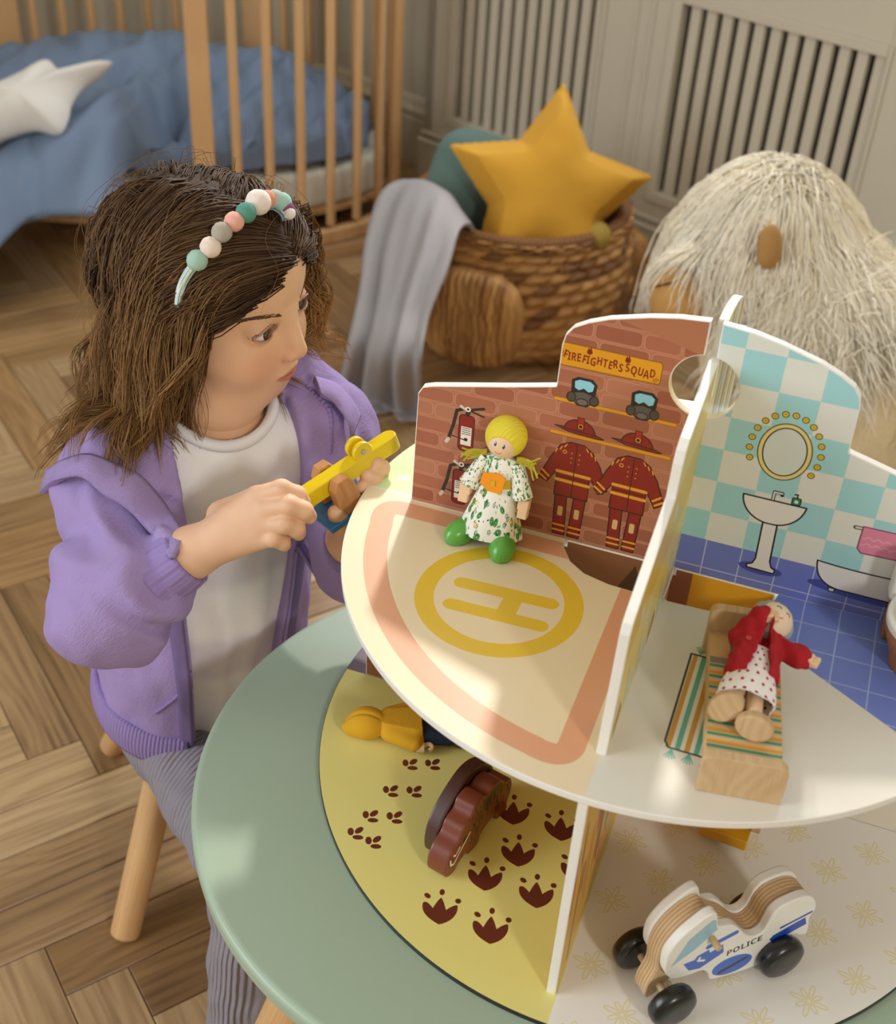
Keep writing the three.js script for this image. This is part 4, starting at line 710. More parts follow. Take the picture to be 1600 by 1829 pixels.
// ---------------------------------------------------------------- the plush animal on the right
{
  const hc = at(1366, 466, 2.02), mz = at(1222, 530, 1.95), nk = at(1470, 700, 2.02), bd = at(1690, 760, 2.12);
  const t = thing('plush_animal', 'big fluffy cream plush animal with long fur and tan muzzle by the radiator', 'plush toy');
  const head = (x, y, z) => smin(smin(egg(x, y, z, hc, 0.12, 0.145, 0.12), cone(x, y, z, hc, mz, 0.075, 0.054), 0.04), smin(cone(x, y, z, hc, nk, 0.125, 0.17), cone(x, y, z, nk, bd, 0.17, 0.22), 0.08), 0.06);
  const lo = V(Math.min(mz.x, hc.x) - 0.14, 0.0, hc.z - 0.36), hi = V(bd.x + 0.28, hc.y + 0.22, hc.z + 0.36);
  const legs = [[-0.02, 0.08], [-0.02, -0.1], [0.28, 0.1], [0.28, -0.1]].map(([x, z]) => [V(nk.x + 0.02 + x, nk.y - 0.04, nk.z + z), V(nk.x + 0.02 + x, 0.05, nk.z + z)]);
  const body = (x, y, z) => { let d = head(x, y, z); for (const [a, b] of legs) d = smin(d, cone(x, y, z, a, b, 0.085, 0.05), 0.05); return Math.max(d, 0.002 - y); };
  const tanC = new THREE.Color(0xc99a58), creamC = new THREE.Color(0xe8d6ae);
  obj('body', netMesh(body, lo, hi, 0.012, (c, x, y, z) => c.copy(tanC).lerp(creamC, sstep(0.065, 0.10, Math.hypot(x - mz.x, y - mz.y, z - mz.z)))), std({ vertexColors: true, roughness: 0.98, bumpMap: rep(fuzzTex, 1, 1), bumpScale: 0.002 }), t);
  // ear
  const ear = puff((a) => 0.021 + 0.012 * Math.sin(a) ** 2, 0.016, 10, 40); ear.rotateZ(0.55).rotateY(0.1); const e = obj('ear', ear, std({ color: 0xb1874f, roughness: 0.98 }), t); e.rotation.set(-0.3, 0.5, -0.35); e.position.copy(at(1374, 441, 1.845));
  obj('mouth_seam', tube([at(1170, 512, 1.925), at(1196, 506, 1.905), at(1230, 497, 1.905)], 0.0018, 12, 5), std({ color: 0x6d4420, roughness: 0.9 }), t);
  const S = new Strands(), r = rng(12), c0 = new THREE.Color(0xf8ecd2), c1 = new THREE.Color(0xfdf7e8), c2 = new THREE.Color(0xf0dcb2), a = new THREE.Color(), b = new THREE.Color();
  const crown = hc.clone().add(V(0.005, 0.14, 0.0));
  for (let k = 0; k < 14000; k++) {
    const up = k < 10500;
    let p;
    if (up) { const th = Math.acos(1 - r() * 0.95), ph = r() * 6.2832; p = hc.clone().add(V(Math.sin(th) * Math.cos(ph) * 0.122, Math.cos(th) * 0.145, Math.sin(th) * Math.sin(ph) * 0.122)); if (p.x < hc.x - 0.06 && p.y < hc.y + 0.055 && r() < 0.85) continue; }
    else { const s = r(), c = (s < 0.45 ? hc.clone().lerp(nk, s / 0.45) : nk.clone().lerp(bd, (s - 0.45) / 0.55)), th = (r() - 0.5) * 3.0, R0 = s < 0.45 ? mix(0.125, 0.17, s / 0.45) : mix(0.17, 0.22, (s - 0.45) / 0.55); const ax = (s < 0.45 ? nk.clone().sub(hc) : bd.clone().sub(nk)).normalize(), u = V(0, 1, 0).cross(ax).normalize().negate(), w = ax.clone().cross(u).normalize(); p = c.addScaledVector(u, Math.sin(th) * R0).addScaledVector(w.y > 0 ? w : w.negate(), Math.cos(th) * R0); }
    const g = grad(head, p), tang = p.clone().sub(crown).setY(-0.02); if (up && p.y > crown.y - 0.014) tang.add(V(r() - 0.5, 0.1, r() - 0.5).multiplyScalar(0.12));
    const d = up ? tang.normalize().multiplyScalar(0.9).addScaledVector(g, 0.15).addScaledVector(V(r() - 0.5, r() - 0.5, r() - 0.5), 0.3).normalize() : g.multiplyScalar(0.6).add(V((r() - 0.5) * 0.9 + 0.1, -0.4, (r() - 0.5) * 0.9)).normalize();
    const lf = up && p.x < hc.x - 0.02 && p.z > hc.z - 0.06 ? 0.5 : 1, len = up ? lf * mix(0.14, 0.30, r()) : mix(0.05, 0.11, r());
    const pts = drape(head, p, d, len, up ? 10 : 5, { gravity: up ? 0.3 : 0.12, clear: 0.003 + r() * 0.016, wave: 0.006 * r(), phase: r() * 6, side: V(r() - 0.5, 0, r() - 0.5).normalize() });
    const v = r(); a.copy(v < 0.35 ? c2 : c0).lerp(c1, r() * 0.6); b.copy(c1).lerp(c0, r() * 0.7);
    S.add(pts, 0.0010 + r() * 0.0010, 0.0005, a, b);
  }
  const f = obj('fur', S.geometry(), std({ vertexColors: true, roughness: 0.75 }), t); f.userData.kind = 'stuff';
}
{ // thin dark cable on the floor by the radiator cover
  const p = [[1105, 398], [1125, 402], [1150, 409], [1175, 419], [1200, 428]].map(([x, y]) => onY(x, y, 0.006)); const m = obj('cable', tube(p, 0.005, 40, 8), M.blackPaint); info(m, 'thin dark cable on the floor along the radiator cover', 'cable');
}
// ---------------------------------------------------------------- toys on the two decks
const gloss = (color, r = 0.35) => phys({ color, roughness: r, clearcoat: 0.4, clearcoatRoughness: 0.2 });
// sets a group on a deck of the dollhouse: x, z in radii, turn about the vertical in the dollhouse's own axes
function onDeckThing(name, label, category, deck, x, z, turn) { const p = onDeck(deck, x, 0, z); return thing(name, label, category, [p.x, p.y + 0.0002, p.z], HT + turn); }
const plyTex = (() => { const n = tileNoise(41); return dataTex(256, 256, (u, v) => { const s = Math.sin(v * 6.283 * 9), k = s > 0 ? 1 : 0, g = n(u, v, 30, 200); return [mix(206, 232, k) - g * 22, mix(170, 200, k) - g * 22, mix(124, 156, k) - g * 20]; }); })();
{ // police motorcycle: side plates over a plywood core, four black wheels
  const t = onDeckThing('toy_motorcycle', 'white and blue wooden toy police motorcycle with four black wheels on the lower deck', 'toy vehicle', 0, 0.53, 0.625, 0);
  t.rotation.y = HT + Math.atan2(-0.697, -0.717) ;                       // local x runs towards the front wheels
  const cm = (a) => a.map(([x, y]) => [x * 0.01, y * 0.01 - 0.006]);
  const side = [[10.1, 4.3], [10.9, 5.4], [11.2, 6.9], [11.05, 8.3], [10.2, 9.7], [9.0, 10.7], [8.1, 11.2], [7.5, 11.15], [7.15, 10.3], [6.85, 9.2], [6.3, 8.95], [5.5, 8.65], [4.6, 7.7], [3.9, 6.7], [3.2, 6.0], [2.5, 5.75], [2.0, 6.1], [1.75, 7.0], [1.5, 8.0], [1.0, 8.55], [0.2, 8.75], [-1.2, 8.75], [-2.1, 8.3], [-2.85, 7.1], [-3.0, 6.3], [-2.7, 5.4], [-2.95, 4.0], [-2.9, 3.2], [-2.2, 3.3], [-1.6, 3.7], [-0.6, 3.5], [0.3, 2.5], [1.1, 1.45], [1.9, 1.25], [5.6, 1.75], [6.2, 2.0], [6.6, 3.0], [7.3, 3.75], [8.6, 3.85]];
  const core = [[10.8, 1.5], [11.5, 1.4], [11.6, 2.8], [11.1, 4.6], [11.2, 6.5], [10.9, 8.2], [10.0, 9.6], [8.7, 10.5], [7.7, 10.6], [6.9, 9.6], [5.5, 8.5], [4.4, 7.3], [3.2, 5.9], [2.5, 5.6], [1.9, 6.1], [1.5, 7.6], [0.9, 8.3], [-1.1, 8.45], [-2.7, 7.2], [-2.6, 3.6], [-1.0, 3.6], [0.4, 2.2], [1.2, 1.4], [6.0, 1.6], [7.0, 3.3], [8.9, 3.6], [9.9, 2.5]];
  const decal = (c) => {
    c.fillStyle = '#f3f1ea'; c.fillRect(-5, 0, 20, 14);
    fill(c, [[7.0, 10.2], [7.7, 10.4], [9.5, 8.9], [10.6, 6.1], [8.6, 7.3], [6.9, 8.9]], '#9dc6de');
    fill(c, [[9.4, 5.8], [8.7, 4.6], [7.6, 4.3], [5.6, 5.3], [5.9, 6.5], [7.0, 6.0], [7.2, 6.5], [8.2, 6.2], [8.4, 5.8]], '#3f6cd0'); line(c, [[7.3, 6.9], [4.9, 7.45]], 0.55, '#3f6cd0'); line(c, [[7.4, 5.2], [8.0, 5.5], [7.9, 5.8]], 0.25, '#f3f1ea');
    oval(c, 4.3, 2.95, 1.95, 1.15, 0.16, '#3f6cd0'); line(c, [[5.4, 2.5], [3.0, 3.2]], 0.4, '#2a2f4a');
    fill(c, [[-2.5, 4.7], [0.6, 3.9], [1.1, 4.5], [0.8, 4.9], [-2.1, 5.8]], '#2450b8'); line(c, [[0.2, 5.6], [-2.6, 6.2]], 0.28, '#2450b8'); line(c, [[0.2, 5.3], [-2.0, 5.8]], 0.2, '#f3f1ea');
  };
  const px = 1024, mk = (mir) => { const tx = canvasTex(px, Math.round(px * 12 / 16), (c) => { const s = px / 16; c.setTransform(s, 0, 0, -s, 4 * s, 12 * s); c.lineJoin = c.lineCap = 'round'; decal(c); c.save(); c.translate(3.55, 4.72); c.scale(mir, 1); words(c, 'POLICE', 0, 0, 0.98, '#23263c', mir * 0.18 * 0 + (mir < 0 ? 0.11 : -0.11)); c.restore(); }); tx.wrapS = tx.wrapT = THREE.ClampToEdgeWrapping; tx.repeat.set(1 / 0.16, 1 / 0.12); tx.offset.set(0.25, 0.05); return phys({ map: tx, roughness: 0.4, clearcoat: 0.2 }); };
  const w = 0.0085, gap = 0.0105;
  for (const s of [-1, 1]) { const m = obj('side_plate', plate(smoothShape(cm(side), true, 180), w, 0.0016, 4, 3).translate(0, 0, s * (gap / 2 + 0.003 + w / 2)), [mk(s), M.whiteEdge], t); }
  obj('plywood_core', (() => { const g = plate(smoothShape(cm(core), true, 160), gap + 0.0056, 0.0006, 4), p = g.attributes.position, uv = g.attributes.uv; for (let i = 0; i < p.count; i++) uv.setXY(i, p.getX(i) + p.getY(i), p.getZ(i) * 2); return g; })(), std({ map: rep(plyTex, 18, 18), roughness: 0.6 }), t).rotation.set(0, 0, 0);
  const wheel = lathe([[0, -0.0075], [0.0145, -0.0075], [0.0185, -0.0058], [0.0198, -0.003], [0.02, 0.002], [0.0185, 0.0058], [0.015, 0.0078], [0.008, 0.0085], [0, 0.0085]], 40).rotateX(Math.PI / 2);
  for (const [x, z, f] of [[0, 0.0235, 1], [0, -0.0235, -1], [0.105, 0.0275, 1], [0.105, -0.0275, -1]]) { const m = obj('wheel', wheel, M.blackPaint, t); m.position.set(x, 0.02, z); m.rotation.y = f > 0 ? 0 : Math.PI; }
  obj('handlebar', bar(V(0.0735, 0.0755, -0.028), V(0.0735, 0.0755, 0.028), 0.0028, 0.0028, 12), M.paleWood, t);
  for (const x of [0, 0.105]) obj('axle', bar(V(x, 0.02, -0.021), V(x, 0.02, 0.021), 0.003), M.paleWood, t);
}
{ // brown woolly animal of two thick wooden layers
  const t = onDeckThing('toy_animal', 'brown layered wooden woolly animal with a painted white tusk on the yellow deck', 'toy animal', 0, -0.472, 0.725, 0);
  const d = V(-0.372 + 0.448, 0, 0.40 - 0.72).normalize(); t.rotation.y = HT + Math.atan2(-d.z, d.x);      // local x runs from the snout to the tail, z to the right
  const brown = gloss(0x7a3a26, 0.45), dark = gloss(0x4a2c26, 0.45);
  const front = [[-0.004, 0.004], [-0.006, 0.018], [0.0, 0.03], [0.012, 0.036], [0.018, 0.045], [0.03, 0.05], [0.036, 0.057], [0.05, 0.058], [0.056, 0.053], [0.066, 0.056], [0.078, 0.052], [0.086, 0.043], [0.098, 0.036], [0.1, 0.02], [0.094, 0.008], [0.096, 0], [0.078, 0], [0.074, 0.01], [0.05, 0.008], [0.046, 0], [0.03, 0], [0.026, 0.006], [0.014, 0.004], [0.008, 0]];
  const back = [[0.012, 0.004], [0.01, 0.03], [0.022, 0.048], [0.042, 0.06], [0.062, 0.064], [0.084, 0.056], [0.098, 0.04], [0.104, 0.022], [0.1, 0.0], [0.08, 0], [0.076, 0.01], [0.05, 0.01], [0.044, 0], [0.028, 0], [0.024, 0.006]];
  const px = 512, tx = canvasTex(px, 384, (c) => { const s = px / 0.12; c.setTransform(s, 0, 0, -s, 0.01 * s, 0.075 * s); c.lineCap = c.lineJoin = 'round'; c.fillStyle = '#7e4028'; c.fillRect(-1, -1, 2, 2);
    c.strokeStyle = '#33200f'; c.lineWidth = 0.0012; const r = rng(6); for (let k = 0; k < 60; k++) { const x = 0.03 + r() * 0.065, y = 0.012 + r() * 0.035; c.beginPath(); c.moveTo(x, y + 0.01); c.quadraticCurveTo(x + 0.004, y + 0.004, x + 0.001, y); c.stroke(); }
    c.fillStyle = '#3a2a1a'; c.beginPath(); c.moveTo(0.05, 0.052); for (let k = 0; k < 9; k++) { c.lineTo(0.05 + k * 0.006, 0.036 - (k % 2) * 0.008); c.lineTo(0.053 + k * 0.006, 0.046); } c.lineTo(0.1, 0.054); c.closePath(); c.fill();
    oval(c, 0.022, 0.029, 0.0035, 0.0035, 0, '#1a1008'); line(c, [[0.03, 0.03], [0.016, 0.02], [0.006, 0.012], [0.001, 0.015], [0.0, 0.022]], 0.0042, '#22150c'); line(c, [[0.03, 0.03], [0.016, 0.02], [0.006, 0.012], [0.001, 0.015], [0.0, 0.022]], 0.0024, '#f2ede2'); line(c, [[0.014, 0.026], [0.008, 0.021], [0.005, 0.024]], 0.002, '#f2ede2'); });
  tx.wrapS = tx.wrapT = THREE.ClampToEdgeWrapping; tx.repeat.set(1 / 0.12, 1 / 0.09); tx.offset.set(0.01 / 0.12, 0.015 / 0.09);
  obj('body', plate(smoothShape(front, true, 160), 0.02, 0.0018, 4, 3).translate(0, 0.0012, 0.0105), [phys({ map: tx, roughness: 0.45, clearcoat: 0.3 }), brown], t);
  obj('back_layer', plate(smoothShape(back, true, 140), 0.013, 0.0018, 4, 3).translate(0, 0.0012, -0.0065), dark, t);
}
{ // bed
  const t = onDeckThing('toy_bed', 'small pale wooden toy bed with striped blanket on the white deck', 'toy bed', 1, 0.350, 0.838, 0);
  t.rotation.y = HT + 0.16;
  const w = 0.054, L = 0.145, px = 256;
  const tx = canvasTex(px, 768, (c) => { const W = px, H = 768; c.fillStyle = '#d9b07a'; c.fillRect(0, 0, W, H); c.fillStyle = '#8d8478'; c.fillRect(0, H * 0.2, W, H * 0.055);
    c.fillStyle = '#1f9079'; c.beginPath(); c.moveTo(W * 0.25, H * 0.045); c.quadraticCurveTo(W * 0.5, H * 0.07, W * 0.8, H * 0.045); c.quadraticCurveTo(W * 0.72, H * 0.1, W * 0.8, H * 0.175); c.quadraticCurveTo(W * 0.5, H * 0.15, W * 0.25, H * 0.175); c.quadraticCurveTo(W * 0.34, H * 0.1, W * 0.25, H * 0.045); c.fill();
    for (let k = 0; k < 24; k++) { c.fillStyle = k % 3 === 0 ? '#2b9a86' : k % 3 === 1 ? '#e0bd86' : '#dd9a34'; c.fillRect(0, H * (0.265 + k * 0.031), W, H * (k % 3 === 1 ? 0.02 : 0.021)); } });
  const slab = box(w, 0.014, L, 0, 0.016, -L / 2, 0.0015);
  obj('base', [boxUV(slab), boxUV(box(w - 0.008, 0.009, L - 0.01, 0, 0.0045, -L / 2))], M.paleWood, t);
  const topG = new THREE.PlaneGeometry(w - 0.002, L - 0.016).rotateX(-Math.PI / 2).translate(0, 0.0233, -L / 2);
  obj('blanket_print', box(w - 0.002, 0.0008, L - 0.017, 0, 0.0234, -L / 2), [M.paleWood, M.paleWood, std({ map: tx, roughness: 0.7 }), M.paleWood, M.paleWood, M.paleWood], t);
  const head = (hh) => { const s = new THREE.Shape(); const r = 0.007; s.moveTo(-w / 2 - 0.002, 0); s.lineTo(w / 2 + 0.002, 0); s.lineTo(w / 2 + 0.002, hh - r); s.absarc(w / 2 + 0.002 - r, hh - r, r, 0, Math.PI / 2); s.lineTo(-w / 2 - 0.002 + r, hh); s.absarc(-w / 2 - 0.002 + r, hh - r, r, Math.PI / 2, Math.PI); return boxUV(plate(s, 0.0085, 0.0008, 8)); };
  obj('footboard', head(0.035).translate(0, 0, 0), M.paleWood, t); obj('headboard', head(0.045).translate(0, 0, -L), M.paleWood, t);
}
{ // toilet, at the edge of the frame
  const t = onDeckThing('toy_toilet', 'toy toilet with brown wooden bowl and white seat on the blue tiled deck', 'toy toilet', 1, 0.722, 0.165, 0.1); t.scale.setScalar(1.3);
  const wood = std({ map: rep(woodTex(128, 256, [176, 124, 78], [138, 88, 50], 71, 60, 0.5, 3), 12, 6), roughness: 0.6 }), white = gloss(0xf4f3ef, 0.4);
  const oval = (k) => { const s = new THREE.Shape(); s.moveTo(-0.016 * k, -0.016 * k); s.lineTo(0.016 * k, -0.016 * k); s.bezierCurveTo(0.026 * k, 0, 0.022 * k, 0.026 * k, 0, 0.027 * k); s.bezierCurveTo(-0.022 * k, 0.026 * k, -0.026 * k, 0, -0.016 * k, -0.016 * k); return s; };
  const bowl = []; for (let j = 0; j < 5; j++) bowl.push(plate(oval([0.62, 0.66, 0.76, 0.88, 0.98][j]), 0.0062, 0.0008, 16).rotateX(Math.PI / 2).translate(0, 0.0031 + j * 0.006, 0));
  obj('bowl', bowl.map((g) => boxUV(g)), wood, t); obj('seat', plate(oval(1.04), 0.006, 0.0015, 24, 3).rotateX(Math.PI / 2).translate(0, 0.0335, 0), white, t); obj('lid', plate(oval(0.86), 0.003, 0.0012, 24, 3).rotateX(Math.PI / 2).translate(0, 0.038, 0.0), white, t);
  obj('cistern', box(0.04, 0.034, 0.014, 0, 0.046, -0.024, 0.003), white, t); obj('back_post', box(0.034, 0.029, 0.012, 0, 0.0145, -0.023, 0.001), wood, t);
}
{ // yellow chair half hidden below the upper deck
  const t = onDeckThing('toy_chair', 'yellow and bare wood toy chair half hidden under the white upper deck', 'toy chair', 0, 0.37, 0.215, -0.06);
  const yel = gloss(0xe0a312, 0.45);
  obj('seat', box(0.042, 0.012, 0.046, -0.002, 0.0155, 0.004, 0.0015), yel, t); obj('backrest', box(0.036, 0.04, 0.008, 0, 0.0435, -0.014, 0.0015), yel, t);
  for (const s of [-1, 1]) obj('leg', boxUV(box(0.006, 0.0095, 0.034, s * 0.0135, 0.00475, 0, 0.0008)), M.paleWood, t);
  obj('armrest', boxUV(box(0.008, 0.014, 0.03, 0.0225, 0.03, 0.0, 0.001)), M.paleWood, t);
}
// ---------------------------------------------------------------- dolls
const dollSkin = std({ color: 0xeec9a0, roughness: 0.6 });
function faceTex(draw, base = '#efcfa6') { const t = canvasTex(256, 256, (c) => { c.fillStyle = base; c.fillRect(0, 0, 256, 256); draw(c); }); t.wrapS = t.wrapT = THREE.ClampToEdgeWrapping; return t; }
// a ball head whose face looks along +z; the face is a projection onto the front of the ball
function headGeo(r, sy = 1.05) { const g = new THREE.SphereGeometry(r, 40, 30); g.scale(1, sy, 0.98); const p = g.attributes.position, uv = g.attributes.uv; for (let i = 0; i < p.count; i++) uv.setXY(i, p.getZ(i) > -0.3 * r ? 0.5 + p.getX(i) / (2.1 * r) : 0.02, p.getZ(i) > -0.3 * r ? 0.5 + p.getY(i) / (2.1 * r * sy) : 0.98); return g; }
const skirt = (rings, seg = 64, wob = 0, n = 5) => { const p = [], uv = [], idx = []; rings.forEach(([rx, y, rz, ox = 0, oz = 0], j) => { for (let i = 0; i <= seg; i++) { const a = i / seg * 2 * Math.PI, w = 1 + wob * (j / rings.length) * Math.sin(a * n + j * 0.4); p.push(Math.sin(a) * rx * w + ox, y, Math.cos(a) * rz * w + oz); uv.push(i / seg, j / (rings.length - 1)); } }); for (let j = 0; j < rings.length - 1; j++) for (let i = 0; i < seg; i++) { const a = j * (seg + 1) + i; idx.push(a, a + seg + 1, a + 1, a + 1, a + seg + 1, a + seg + 2); } const g = new THREE.BufferGeometry(); g.setAttribute('position', new THREE.Float32BufferAttribute(p, 3)); g.setAttribute('uv', new THREE.Float32BufferAttribute(uv, 2)); g.setIndex(idx); g.computeVertexNormals(); return g; };
const footGeo = (r = 0.0115) => { const g = new THREE.SphereGeometry(r, 28, 20); const p = g.attributes.position; for (let i = 0; i < p.count; i++) { let y = p.getY(i), z = p.getZ(i); if (y < -r * 0.45) y = -r * 0.45; p.setY(i, y * 1.1); p.setZ(i, z * 1.45 + 0.004); } g.computeVertexNormals(); return g.translate(0, r * 0.5, 0); };
{ // blonde doll in a flowered dress leaning against the brick wall
  const t = onDeckThing('doll', 'blonde doll in white and green flowered dress leaning on the brick wall', 'doll', 1, -0.545, 0.115, -0.05);
  t.rotation.order = 'YXZ';
  const cloth = canvasTex(512, 512, (c) => { c.fillStyle = '#f0efe4'; c.fillRect(0, 0, 512, 512); const r = rng(23);
    for (let k = 0; k < 330; k++) { const x = r() * 512, y = r() * 512, q = r(); if (q < 0.26) { c.save(); c.translate(x, y); c.rotate(r() * 6); oval(c, 0, 0, 19, 13, 0, '#5d9a55'); oval(c, 3, 2, 12, 8, 0.6, '#2f6a3c'); oval(c, 1, -1, 5, 4, 0, '#8fc07a'); c.restore(); } else if (q < 0.3) { for (let a = 0; a < 6; a++) dot(c, x + 7 * Math.cos(a), y + 7 * Math.sin(a), 5, '#e8b23a'); dot(c, x, y, 4, '#fff3e0'); } else if (q < 0.45) { for (let a = 0; a < 5; a++) { c.strokeStyle = '#3c4a3c'; c.lineWidth = 2; c.beginPath(); c.arc(x + 7 * Math.cos(a * 1.26), y + 7 * Math.sin(a * 1.26), 3.4, 0, 5); c.stroke(); } } else if (q < 0.8) { oval(c, x, y, 7, 3.4, r() * 6, ['#6aa860', '#2f6a3c', '#94c586'][k % 3]); } else dot(c, x, y, 3, ['#7fb870', '#e8b23a', '#24442c'][k % 3]); } }, true);
  const dress = std({ map: rep(cloth, 2, 1), roughness: 0.9, side: THREE.DoubleSide }), green = gloss(0x5ca944, 0.3);
  const body = new THREE.Group(); const lean = -0.2;
  const up = (g, dy = 0) => g.translate(0, dy, 0).rotateX(lean).translate(0, 0, 0.0);
  obj('dress', up(skirt([[0.004, 0.081, 0.004], [0.0135, 0.079, 0.008], [0.0145, 0.07, 0.0085], [0.0135, 0.06, 0.008], [0.014, 0.055, 0.0085], [0.017, 0.045, 0.011], [0.021, 0.033, 0.0145], [0.0245, 0.021, 0.018], [0.0275, 0.0085, 0.022], [0.026, 0.0085, 0.0205]], 64, 0.05, 6)), dress, t);
  const sleeve = (s) => { const a = V(s * 0.0135, 0.0765, 0), b = V(s * 0.0245, 0.0485, 0.003), g = skirt([[0.006, 0, 0.006], [0.0068, 0.008, 0.0068], [0.0078, 0.02, 0.0078], [0.0095, 0.03, 0.0085], [0.0085, 0.03, 0.0075]], 32); g.applyMatrix4(new THREE.Matrix4().compose(a, new THREE.Quaternion().setFromUnitVectors(V(0, 1, 0), b.clone().sub(a).normalize()), V(1, 1, 1))); return g; };
  for (const s of [-1, 1]) { obj('sleeve', up(sleeve(s)), dress, t); obj('hand', up(merge([boxUV(box(0.0098, 0.0105, 0.008, s * 0.0265, 0.0445, 0.0035, 0.001)), boxUV(box(0.0085, 0.008, 0.0075, s * 0.027, 0.036, 0.0045, 0.001))])), dollSkin, t); }
  obj('belt', up(skirt([[0.0146, 0.0625, 0.0092], [0.0149, 0.0625, 0.0095], [0.0149, 0.0545, 0.0095], [0.0146, 0.0545, 0.0092]], 48)), std({ color: 0xcfae1d, roughness: 0.7, side: THREE.DoubleSide }), t);
  const bk = polyShape([[-0.010, 0.007], [0.004, 0.0095], [0.0105, 0.006], [0.008, -0.0085], [-0.004, -0.0085], [-0.0115, -0.003]]); const buckle = obj('buckle', up(plate(bk, 0.0018, 0.0005).translate(-0.001, 0.059, 0.0112)), std({ color: 0xf0960f, roughness: 0.8 }), t); obj('pin', up(box(0.004, 0.005, 0.0008, -0.001, 0.059, 0.0125)), std({ color: 0xcfae1d, roughness: 0.8 }), t);
  const hd = obj('head', headGeo(0.0155), std({ map: faceTex((c) => { for (const x of [93, 152]) { oval(c, x, 118, 9, 16, 0, '#2456b8'); oval(c, x + 1, 120, 5, 10, 0, '#15306e'); dot(c, x - 3, 112, 4, '#ffffff'); } c.strokeStyle = '#c2402e'; c.lineWidth = 5; c.beginPath(); c.arc(122, 158, 24, 0.5, 2.6); c.stroke(); }), roughness: 0.5 }), t);
  hd.position.set(0, 0.095, 0).applyAxisAngle(V(1, 0, 0), lean); hd.rotation.set(lean * 0.4, 0.06, -0.12);
  const yarn = std({ color: 0xe9d83c, roughness: 0.85, bumpMap: rep(ribTex, 3, 2), bumpScale: 0.0006 });
  const hairG = netMesh((x, y, z) => Math.max(egg(x, y, z, V(0, 0.002, -0.0022), 0.0178, 0.0182, 0.0172), -egg(x, y, z, V(0.0005, -0.008, 0.016), 0.0135, 0.0165, 0.014)), V(-0.02, -0.02, -0.022), V(0.02, 0.023, 0.018), 0.0009);
  const hr = obj('hair', hairG, yarn, t); hr.position.copy(hd.position); hr.rotation.copy(hd.rotation);
  const pig = []; for (const s of [-1, 1]) for (let k = 0; k < 9; k++) { const a = V(s * 0.0135, 0.083 - k * 0.0006, 0.002), b = V(s * (0.021 + (k % 3) * 0.002), 0.081 - (k % 4) * 0.002 + (s > 0 ? 0.004 : 0), 0.005), e = V(s * (0.0285 + (k % 3) * 0.003), 0.080 - (k % 5) * 0.0028 + (s > 0 ? (k % 2) * 0.010 : 0), 0.006); pig.push(tube([a, b, e], 0.0008, 10, 5)); }
  obj('pigtail', up(merge(pig)), yarn, t);
  for (const [x, z, ry] of [[-0.0225, 0.004, -0.4], [0.0155, 0.008, 0.2]]) { const f = obj('shoe', footGeo(), green, t); f.position.set(x, 0, z); f.rotation.y = ry; obj('leg', bar(V(x * 0.85, 0.009, z - 0.002), V(x * 0.55, 0.03, z * 0.4 - 0.004), 0.0055, 0.0055, 16), green, t); }
}
